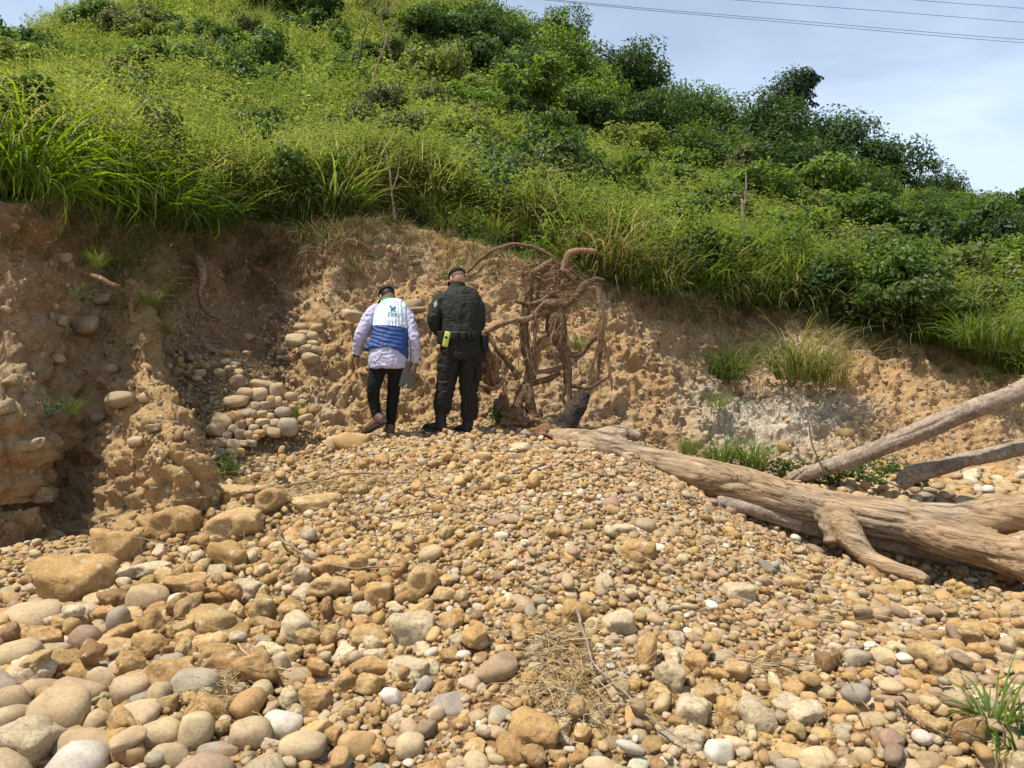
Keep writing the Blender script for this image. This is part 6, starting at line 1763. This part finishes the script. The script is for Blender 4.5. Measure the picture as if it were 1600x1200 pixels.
# the rest of the tree belt on the right slope, filled in between the traced ones
kf_ = 0
for i in range(70):
    px = rng.uniform(740, 1560); up_ = np.interp(px, [740, 900, 1000, 1200, 1430, 1560], [20, 90, 160, 220, 300, 345]); lo_ = np.interp(px, [740, 900, 1000, 1200, 1430, 1560], [110, 185, 225, 300, 350, 385])
    py = rng.uniform(up_, lo_); h = hill_hit(px, py + 25)
    if h is None: continue
    s = rng.uniform(26, 44) * h.y / F * 1.3; col = [DK, MD, DK, LT, BL][int(rng.integers(5))]
    near_ = 'near the sky' if (py - up_) < (lo_ - up_) * .4 else 'low on the slope'
    side_ = 'left of the feathery ridge tree' if px < 960 else ('between feathery and vine-covered ridge trees' if px < 1180 else ('under the vine-covered tree' if px < 1330 else 'at the right end of the ridge belt'))
    plant('tree', TREE, TSTEM, h - Vector((0, 0, .3)), s, rng.uniform(.8, 1.1), col, f"{'dark' if col in (DK, BL) else ('pale' if col == LT else 'green')} tree {near_}, {side_}", 'tree', 'trees filling the ridge belt', lift=.45)
# vine-covered leaning trunk with big palmate leaves at its tip
vt = empty('vine_covered_tree', P(1195, 260, 37)); tag(vt, 'leaning vine-smothered tree rising above the ridge with big dark leaves at its tip', 'tree')
path, rr = tp([(1190, 270, 37, 7), (1200, 220, 37, 6), (1215, 175, 37, 5), (1232, 145, 37, 4), (1255, 128, 37, 3), (1272, 122, 37, 1.5)])
V, Fc = tube(path, rr, 8, 40, rough=.2, seed=4); link('trunk', mesh_from('trunk', V, Fc), vt, M['bark'])
pth = catmull([tuple(p) for p in path], 60)
nl = 8000; ii = rng.integers(0, 56, nl); wdt = np.interp(ii, [0, 20, 35, 48, 56], [2.2, 1.7, 1.1, .7, .3])
dd = rng.normal(size=(nl, 3)); dd /= np.linalg.norm(dd, axis=1)[:, None]
pos = pth[ii] + dd * (wdt * rng.random(nl) ** .5 * (1 + .4 * fbm(dd * 1.0 + ii[:, None] * .12, 2, 2, 4)))[:, None]
V, Fc = leaf_quads(pos, dd + np.array([0, 0, .4]), .17, rng, .6); o = link('crown', mesh_from('crown', V, Fc, False), vt, M['leaf']); o.color = (.030, .055, .016, 1)
for (px, py) in [(1275, 120), (1281, 121), (1266, 130), (1264, 143), (1270, 148), (1261, 152), (1268, 160), (1274, 163), (1258, 140), (1252, 160)]:
    c = P(px, py, 36.8); vv_, ff_ = [], []
    for k in range(7):
        a = math.pi * 2 * k / 7 + .3; L_ = .26 * rng.uniform(.8, 1.1); d_ = Vector((math.cos(a), .3 * math.sin(a * 2), math.sin(a) * .7 - .2)) * L_; s = Vector((-math.sin(a), .1, math.cos(a))) * .055
        b0 = len(vv_); vv_ += [tuple(c), tuple(c + d_ * .6 + s), tuple(c + d_), tuple(c + d_ * .6 - s)]; ff_.append((b0, b0 + 1, b0 + 2, b0 + 3))
    lo = link('big_leaf', mesh_from('big_leaf', vv_, ff_, False), vt, M['leaf']); lo.color = (.02, .035, .012, 1)

# traced bushes on the open hill
BUSHES = [
 (495, 25, 40, 44, DK, 'dark round bush near the top of the hill'), (510, 60, 34, 36, DK, 'dark bush just below the dark round one at the hilltop'), (320, 62, 20, 32, MD, 'small green bush on the upper left hill'),
 (560, 85, 40, 31, MD, 'green bush left of the bare saplings'), (430, 95, 38, 30, MD, 'broad green bush in the middle of the hill'), (365, 75, 40, 33, MD, 'mid green bush left of the broad one on the hill'), (650, 95, 42, 32, DK, 'dark bush right of the bare saplings'),
 (700, 60, 40, 38, MD, 'green bush on the upper right of the open hill'), (730, 100, 50, 33, DK, 'dark wide bush below the ridge trees'), (770, 75, 44, 38, DK, 'dark bush under the left end of the ridge trees'), (665, 150, 34, 27, DK, 'dark bush hanging on the slope in the middle of the hill'),
 (830, 150, 60, 31, LT, 'light green wide bush below the ridge'), (790, 120, 45, 34, LT, 'light green bush under the ridge at the left'), (900, 185, 50, 30, DK, 'dark bush on the right slope below the ridge'), (540, 130, 42, 25, LT, 'light leafy bush below the bare saplings'),
 (560, 150, 30, 22, MD, 'leafy bush in the centre above the dark bush'), (320, 165, 26, 19, MD, 'small dark green bush above the grass on the left slope'), (180, 95, 26, 26, MD, 'small bush on the left upper slope'), (105, 130, 34, 17, (.09, .10, .035), 'brownish green bush at the left above the tall grass'),
 (590, 190, 46, 15.5, (.065, .085, .028), 'dark leafy bush with visible stems above the middle of the bank'), (555, 225, 34, 14.0, DK, 'dark shaded bush growing down to the lip above the alcove'), (610, 140, 34, 20, BL, 'bluish green bush right of the centre'),
 (690, 230, 60, 15, YL, 'yellowish weedy bush right of the dark leafy bush'), (780, 240, 60, 15, YL, 'yellow green bush above the uprooted roots'), (870, 270, 70, 15, (.11, .135, .032), 'broad olive bush above the right part of the roots'), (960, 300, 62, 15.5, LT, 'light green bush on the slope above the right bank'),
 (770, 285, 24, 12, BL, 'bluish leafy shrub standing at the lip left of the roots'), (1040, 320, 60, 16, YL, 'yellow green bush above the right bank'), (1120, 345, 60, 16, (.11, .14, .032), 'olive bush left of the dead stump'), (1220, 370, 66, 16, LT, 'light bush right of the dead stump'),
 (1300, 395, 64, 16, (.085, .115, .026), 'dense green bush on the right slope'), (1380, 420, 62, 15, MD, 'dark green bush on the lower right slope'), (1470, 440, 62, 15, (.10, .125, .03), 'olive bush near the right edge above the bank'), (1560, 420, 60, 17, LT, 'light green bush at the right edge'),
 (1560, 470, 60, 14, YL, 'yellow green weedy bush at the right edge above tall grass'), (1250, 310, 60, 24, LT, 'light green bush on the middle right slope'), (1150, 290, 60, 25, LT, 'light bush below the dark trees'), (1340, 340, 60, 24, MD, 'green bush below the ridge trees at the right'),
 (1440, 370, 60, 23, MD, 'green bush in the right middle distance'), (1530, 385, 56, 24, MD, 'green bush in the right distance under the ridge'), (1060, 255, 50, 26, LT, 'light green bush left of the dark tree group'), (980, 230, 52, 26, YL, 'yellowish bush in the middle of the right slope'),
 (1150, 420, 52, 12.5, DK, 'dark bush overhanging the right bank'), (1090, 410, 46, 12.3, (.08, .11, .028), 'olive green bush at the lip of the right bank'), (1300, 455, 56, 12.6, DK, 'dark bush on the lip above the big tussock'), (1400, 480, 56, 12.4, (.07, .10, .025), 'dark green bush at the lip right of the big tussock'), (1490, 500, 50, 12.2, (.085, .12, .026), 'green bush at the lip near the right edge'),
 (450, 200, 40, 17, YL, 'yellow green bush above the alcove'), (380, 190, 42, 18, YL, 'yellowish bush left above the alcove'), (270, 190, 40, 16, (.09, .12, .03), 'olive bush on the left slope above the grass'), (200, 160, 40, 18, YL, 'yellow green bush on the left slope'), (60, 100, 44, 20, YL, 'yellowish bush at the left edge of the slope'), (20, 70, 40, 28, MD, 'green bush near the left skyline'),
 (250, 60, 34, 34, YL, 'yellowish bush on the left skyline'), (520, 180, 36, 18, LT, 'light bush above the dark shaded one'), (300, 110, 36, 25, YL, 'yellowish bush in the middle of the left hill'), (470, 140, 38, 23, YL, 'yellowish bush in the middle of the hill'), (1580, 390, 40, 30, DK, 'dark bush under the right skyline'),
 (840, 215, 50, 22, LT, 'light green bush in the middle of the slope below the ridge'), (740, 165, 46, 24, YL, 'yellow green bush on the slope in the centre right'),
]
for (px, py, hw, Yd, col, lab) in BUSHES:
    h = hill_hit(px, py + hw * .75)
    if h is not None: Yd = h.y
    s = hw * Yd / F * 1.55
    c = P(px, py, Yd - s * .25); z = hill_z(c.x, c.y)
    bz = c.z - s * .6
    if z is not None: bz = min(z, c.z)
    plant('bush', BUSH, BSTEM, Vector((c.x, c.y, bz)), s, rng.uniform(.8, 1.05), col, lab, 'bush', 'bushes on the hillside', lift=max(.3, (c.z - bz) / s - .1))

# shrubs filling the slope between the traced ones
for i in range(210):
    px = rng.uniform(-30, 1630); tt = rng.uniform(.05, 1) ** 1.3 * 2.6
    if 500 < px < 900 and tt < .45: tt += .45
    q = hill_pt(a_of_px(px), tt); qx, qy = pxpy(q)
    s = rng.uniform(.42, 1.0) * (1 + .035 * (q[1] - 12)); ci_ = int(rng.integers(7))
    col = [DK, MD, (.085, .115, .028), LT, (.10, .12, .034), YL, MD][ci_]; cn_ = ['dark', 'mid green', 'olive', 'light green', 'brownish olive', 'yellow green', 'mid green'][ci_]
    row_ = 'just behind the lip of the bank' if tt < .35 else ('on the lower slope' if tt < .9 else ('on the middle slope' if tt < 1.7 else 'high on the slope'))
    k_ = int(np.argmin([abs(qx - x_) for x_ in (60, 250, 440, 600, 750, 900, 1080, 1250, 1420, 1560)])); at_ = ['above the broad-bladed grass', 'above the spur', 'above the alcove', 'above the walking person', 'above the uniformed person', 'above the roots', 'left of the dead stump', 'above the big tussock', 'above the dead limbs', 'at the right edge'][k_]
    plant('shrub', BUSH, BSTEM, Vector(q) - Vector((0, 0, .1)), s, rng.uniform(.85, 1.35), col, f"{'small' if s < .7 * (1 + .035 * (q[1] - 12)) else 'larger'} {cn_} shrub {row_}, {at_}", 'shrub', 'shrubs scattered over the hillside', lift=.55)
# ---- tussocks of tall grass along the lip: things
TUS = [grass_mesh(300 + i, 190, .30, 1.25, .0125, .42, 6, 1.25) for i in range(5)]
TUSW = [grass_mesh(320 + i, 150, .34, 1.35, .019, .48, 7, 1.35) for i in range(4)]
TUSD = [grass_mesh(340 + i, 170, .24, .95, .006, .38, 5, 1.1) for i in range(4)]
for m_ in TUS + TUSW + TUSD: m_.materials.append(M['grass'])
def tussock(base, s, col, lab, src=TUS, group='grass tussocks along the lip of the bank', lean=(0, 0)):
    o = bpy.data.objects.new('grass_tussock', src[int(rng.integers(len(src)))]); COL.objects.link(o)
    o.location = base; o.scale = (s, s, s * rng.uniform(.9, 1.1)); o.rotation_euler = (lean[0], lean[1], rng.uniform(0, 6.28)); o.rotation_mode = 'XYZ'
    j = rng.uniform(.9, 1.1); o.color = (col[0] * j, col[1] * j, col[2] * j, 1)
    return tag(o, lab, 'grass', group)
ORD = ['first', 'second', 'third', 'fourth', 'fifth', 'sixth', 'seventh', 'eighth', 'ninth', 'tenth', 'eleventh', 'twelfth', 'thirteenth', 'fourteenth', 'fifteenth', 'sixteenth', 'seventeenth', 'eighteenth', 'nineteenth', 'twentieth', 'twenty-first', 'twenty-second', 'twenty-third', 'twenty-fourth', 'twenty-fifth', 'twenty-sixth']
def row(pxs_, jit, t0, t1, s0, s1, cols_, what, src, group, lean):
    """a row of tussocks along the lip, counted from the left"""
    xs = sorted(float(x + rng.uniform(-jit, jit)) for x in pxs_)
    k = 0
    for x in xs:
        c = lip_at(x, rng.uniform(t0, t1)); pxv = c.x / c.y * F + 800
        lab = f"{ORD[k] if -20 < pxv < 1620 else 'outermost'} {what}, counted from the left"
        if -20 < pxv < 1620: k += 1
        tussock(c, rng.uniform(s0, s1), cols_[int(rng.integers(len(cols_)))], lab, src, group, lean)
BR = (.155, .26, .028); G1 = (.11, .185, .027); G2 = (.14, .19, .036); DRY = (.24, .215, .075); G3 = (.075, .13, .022)
def lip_at(px, back=.12):
    q = hill_pt(a_of_px(px), back); return Vector(q)
row(np.arange(-60, 215, 19), 6, .04, .15, .7, 1.1, [BR], 'broad-bladed bright tussock on the left bank', TUSW, 'broad-bladed tussocks on the left bank', (-.22, 0))
row(np.arange(212, 345, 16), 5, .02, .09, .7, .95, [G1], 'bright green tussock left of the alcove', TUS, 'tussocks at the left of the alcove', (-.2, .1))
row(np.arange(345, 545, 13), 5, .03, .12, .45, .8, [G1, G3, G2], 'deep green tussock above the dark alcove', TUS, 'tussocks above the alcove', (-.25, 0))
row(np.arange(612, 770, 15), 5, .03, .16, .3, .65, [G2], 'yellow green tussock above the two people', TUS, 'tussocks above the two people', (-.35, 0))
row(np.arange(790, 900, 20), 5, .14, .24, .4, .6, [G2, G1], 'grass tussock behind the upturned roots', TUS, 'tussocks behind the roots', (-.35, 0))
row(np.arange(895, 1270, 15), 6, -.02, .14, .5, 1.1, [G2, DRY, G2, G1], 'tall yellowish tussock right of the roots', TUS, 'tussocks right of the roots', (-.32, 0))
row(np.arange(1285, 1720, 21), 6, -.01, .12, .4, .95, [G1, G2, G3], 'green tussock on the low right bank', TUS, 'tussocks on the right bank', (-.25, 0))
for (px, py, Yd, s, col, src, lab) in [
    (1245, 588, 10.95, .95, (.17, .20, .05), TUS, 'big tussock of tall yellow green grass growing on the face of the right bank'), (1300, 600, 10.85, 1.05, DRY, TUSD, 'drier seeding tussock beside the big one with its roots exposed'), (1275, 592, 10.9, .7, G2, TUSD, 'thin grass tussock between the two on the bank face'),
    (1140, 590, 11.2, .62, G3, TUS, 'dark grass tussock in the gully of the right bank'), (1120, 640, 10.6, .5, G2, TUSD, 'wispy grass tussock at the foot of the gully'),
    (1125, 725, 9.2, .48, G1, TUS, 'green grass tussock behind the fallen log'), (1175, 728, 9.1, .48, G1, TUS, 'bladed green grass right of the tussock behind the log'), (1075, 708, 9.4, .4, G2, TUSD, 'thin grass at the foot of the bank behind the log'),
    (1560, 545, 10.75, .8, G1, TUS, 'long green grass hanging low on the bank at the right edge'), (1525, 540, 10.9, .7, G1, TUS, 'long green grass on the bank left of the right edge'),
    (775, 655, 9.05, .2, G1, TUSD, 'little green tuft beside the person in uniform'), (855, 545, 9.95, .35, G2, TUSD, 'small grass tuft behind the roots'), (905, 545, 10.0, .35, G2, TUSD, 'small grass tuft right of the hanging roots'),
    (467, 650, 8.7, .2, G1, TUS, 'small bright grass tuft at the right end of the stacked heap'), (150, 415, 6.95, .26, G2, TUSD, 'sparse blades of grass on the left bank'), (110, 645, 6.25, .24, G3, TUSD, 'thin grass hanging from a ledge of the left bank'), (235, 475, 7.8, .30, G2, TUSD, 'wispy grass at the top of the spur'), (262, 520, 7.9, .28, DRY, TUSD, 'dry wisp of grass behind the spur'),
    (340, 745, 7.45, .22, G3, TUSD, 'dark grass between the spur and the stacked heap'), (362, 740, 7.5, .2, G1, TUSD, 'green grass blades in front of the stacked heap'), (1110, 890, 5.2, .08, G1, TUS, 'tiny green sprig on the gravel slope')]:
    tussock(P(px, py, Yd), s, col, lab, src, None)
# broad-bladed plant at the lower right corner
bp_ = ground_hit(1555, 1150)
PLB = [grass_mesh(360 + i, 60, .09, .62, .013, .55, 7, .9) for i in range(2)]
for m_ in PLB: m_.materials.append(M['grass'])
tussock(bp_ + Vector((0, 0, .04)), .62, (.12, .21, .03), 'broad-bladed green plant at the lower right corner', PLB, None)
tussock(ground_hit(1600, 1190), .55, (.10, .16, .03), 'smaller green plant cut by the right edge at the bottom', PLB, None)
# small leafy plants
def herb(base, s, col, lab, src, group=None):
    o = bpy.data.objects.new('herb', src[int(rng.integers(len(src)))]); COL.objects.link(o)
    o.location = base; o.scale = (s, s, s); o.rotation_euler = (0, 0, rng.uniform(0, 6.28)); o.color = (*col, 1)
    return tag(o, lab, 'plant', group)
HB = [weed_mesh(400 + i, 9, .8, .12, 14, .55) for i in range(3)]; HF = [weed_mesh(410 + i, 14, .5, .10, 14, .6) for i in range(3)]
for m_ in HB + HF: m_.materials.append(M['leaf'])
for (px, py, Yd, s, col, lab) in [(775, 305, 11.3, 1.0, (.06, .11, .045), 'shrub with large bluish leaves at the lip left of the roots'), (775, 668, 8.75, .35, G3, 'small leafy plant at the foot of the roots beside the uniformed person'), (80, 660, 6.2, .3, (.06, .1, .05), 'small bluish leafed plant on a ledge of the left bank'), (130, 478, 6.75, .25, G3, 'tiny leafy plant on the left bank'),
        (350, 738, 7.5, .3, G3, 'leafy weed growing between the spur and the stacked heap'), (475, 660, 8.6, .22, G1, 'small leafy weed right of the stacked heap'), (1500, 1090, 3.75, .10, G1, 'tiny leafy sprout beside the broad-bladed plant'), (740, 375, 10.9, .6, G3, 'dark leafy shrub on the lip above the arching root'), (860, 385, 10.9, .7, G2, 'leafy shrub behind the arching root'), (830, 410, 10.9, .5, G1, 'small leafy shrub under the arching root')]:
    herb(P(px, py, Yd), s, col, lab, HB)
for k, (px, py) in enumerate([(1240, 752), (1275, 748), (1300, 756), (1330, 752), (1345, 742), (1380, 750), (1410, 748), (1320, 740), (1220, 745), (1430, 765), (1360, 760), (1290, 765)]):
    h = ground_hit(px, py)
    if h: herb(h - Vector((0, 0, .02)), .5, (.05, .095, .018), 'low creeping green plant spreading between the log and the dead limbs', HF, 'creeping plants behind the log')
# bare saplings and dead stump on the slope
def sapling(pts_list, lab, mat, cat='sapling', name='bare_sapling'):
    e = empty(name, P(*pts_list[0][0][:3])); tag(e, lab, cat)
    for i, pts in enumerate(pts_list):
        path, rr = tp(pts); V, Fc = tube(path, rr, 8, len(pts) * 8, rough=.2, seed=i, rfreq=6)
        link('stem' if i == 0 else 'twig', mesh_from('stem', V, Fc), e, mat)
Ys = 19.0
sapling([[(558, 105, Ys, 1.3), (563, 80, Ys, 1.3), (568, 55, Ys, 1.2), (572, 38, Ys, 1.0), (566, 20, Ys, .7)], [(570, 45, Ys, .8), (580, 32, Ys, .7), (592, 45, Ys, .5)], [(572, 38, Ys, .7), (556, 28, Ys, .5)]], 'dark bare sapling standing on the hill', M['bark'])
sapling([[(582, 125, Ys, 1.5), (592, 95, Ys, 1.5), (602, 70, Ys, 1.3), (607, 52, Ys, 1.0), (622, 40, Ys, .7)], [(602, 70, Ys, 1), (598, 40, Ys, .8), (594, 15, Ys, .6)], [(604, 62, Ys, .8), (611, 90, Ys, .8), (611, 120, Ys, .8)]], 'pale bare sapling with forked twigs beside the dark one', M['limb'])
sapling([[(1168, 385, 13.5, 2.4), (1162, 350, 13.5, 2.8), (1160, 318, 13.5, 3.2), (1156, 312, 13.5, 2)], [(1164, 320, 13.5, 1.8), (1166, 290, 13.5, 1.8), (1165, 270, 13.5, 1)]], 'grey dead stump with a thin spike on the right slope', M['limb'], 'stump', 'dead_stump')
sapling([[(1292, 742, 8.1, 1.6), (1280, 720, 8.1, 1.5), (1268, 690, 8.1, 1.3), (1262, 650, 8.1, .9)], [(1262, 650, 8.1, .9), (1250, 643, 8.1, .6), (1236, 634, 8.1, .4)]], 'thin leafless twig standing behind the fallen log', M['twig'])
sapling([[(1074, 180, 40, 1.2), (1072, 150, 40, 1.1), (1072, 122, 40, 1.0)]], 'thin bare post sticking out of the ridge trees', M['bark'], 'stick', 'bare_pole')
sapling([[(618, 345, 11.2, 1.6), (612, 300, 11.2, 1.4), (608, 260, 11.2, 1.2), (600, 220, 11.2, .8)], [(612, 300, 11.2, 1), (622, 270, 11.2, .8), (626, 230, 11.2, .5)]], 'thin pale stems at the lip in the middle of the bank', M['limb'])

# ================================================================== POWER LINES
M['wire'] = mat_plain('grey_cable', (.20, .21, .23), .5, .05, 10, .0, .001)
for pts, lab in (([(400, -52), (870, 0), (1250, 33), (1600, 62), (2000, 88)], 'lower pair of overhead power cables, upper wire'), ([(400, -50), (890, 4), (1250, 37), (1600, 67), (2000, 94)], 'lower pair of overhead power cables, lower wire'),
                 ([(700, -36), (1150, 0), (1400, 19), (1600, 35), (2000, 66)], 'middle single overhead power cable'), ([(900, -45), (1430, 0), (1600, 13), (2000, 44)], 'highest overhead power cable at the top right corner')):
    q = [P(a, b, 85 + (a - 800) * .012) for a, b in pts]
    V, Fc = tube(q, [.034] * len(q), 6, 60); tag(link('power_cable', mesh_from('power_cable', V, Fc), None, M['wire']), lab, 'cable', 'overhead power cables')
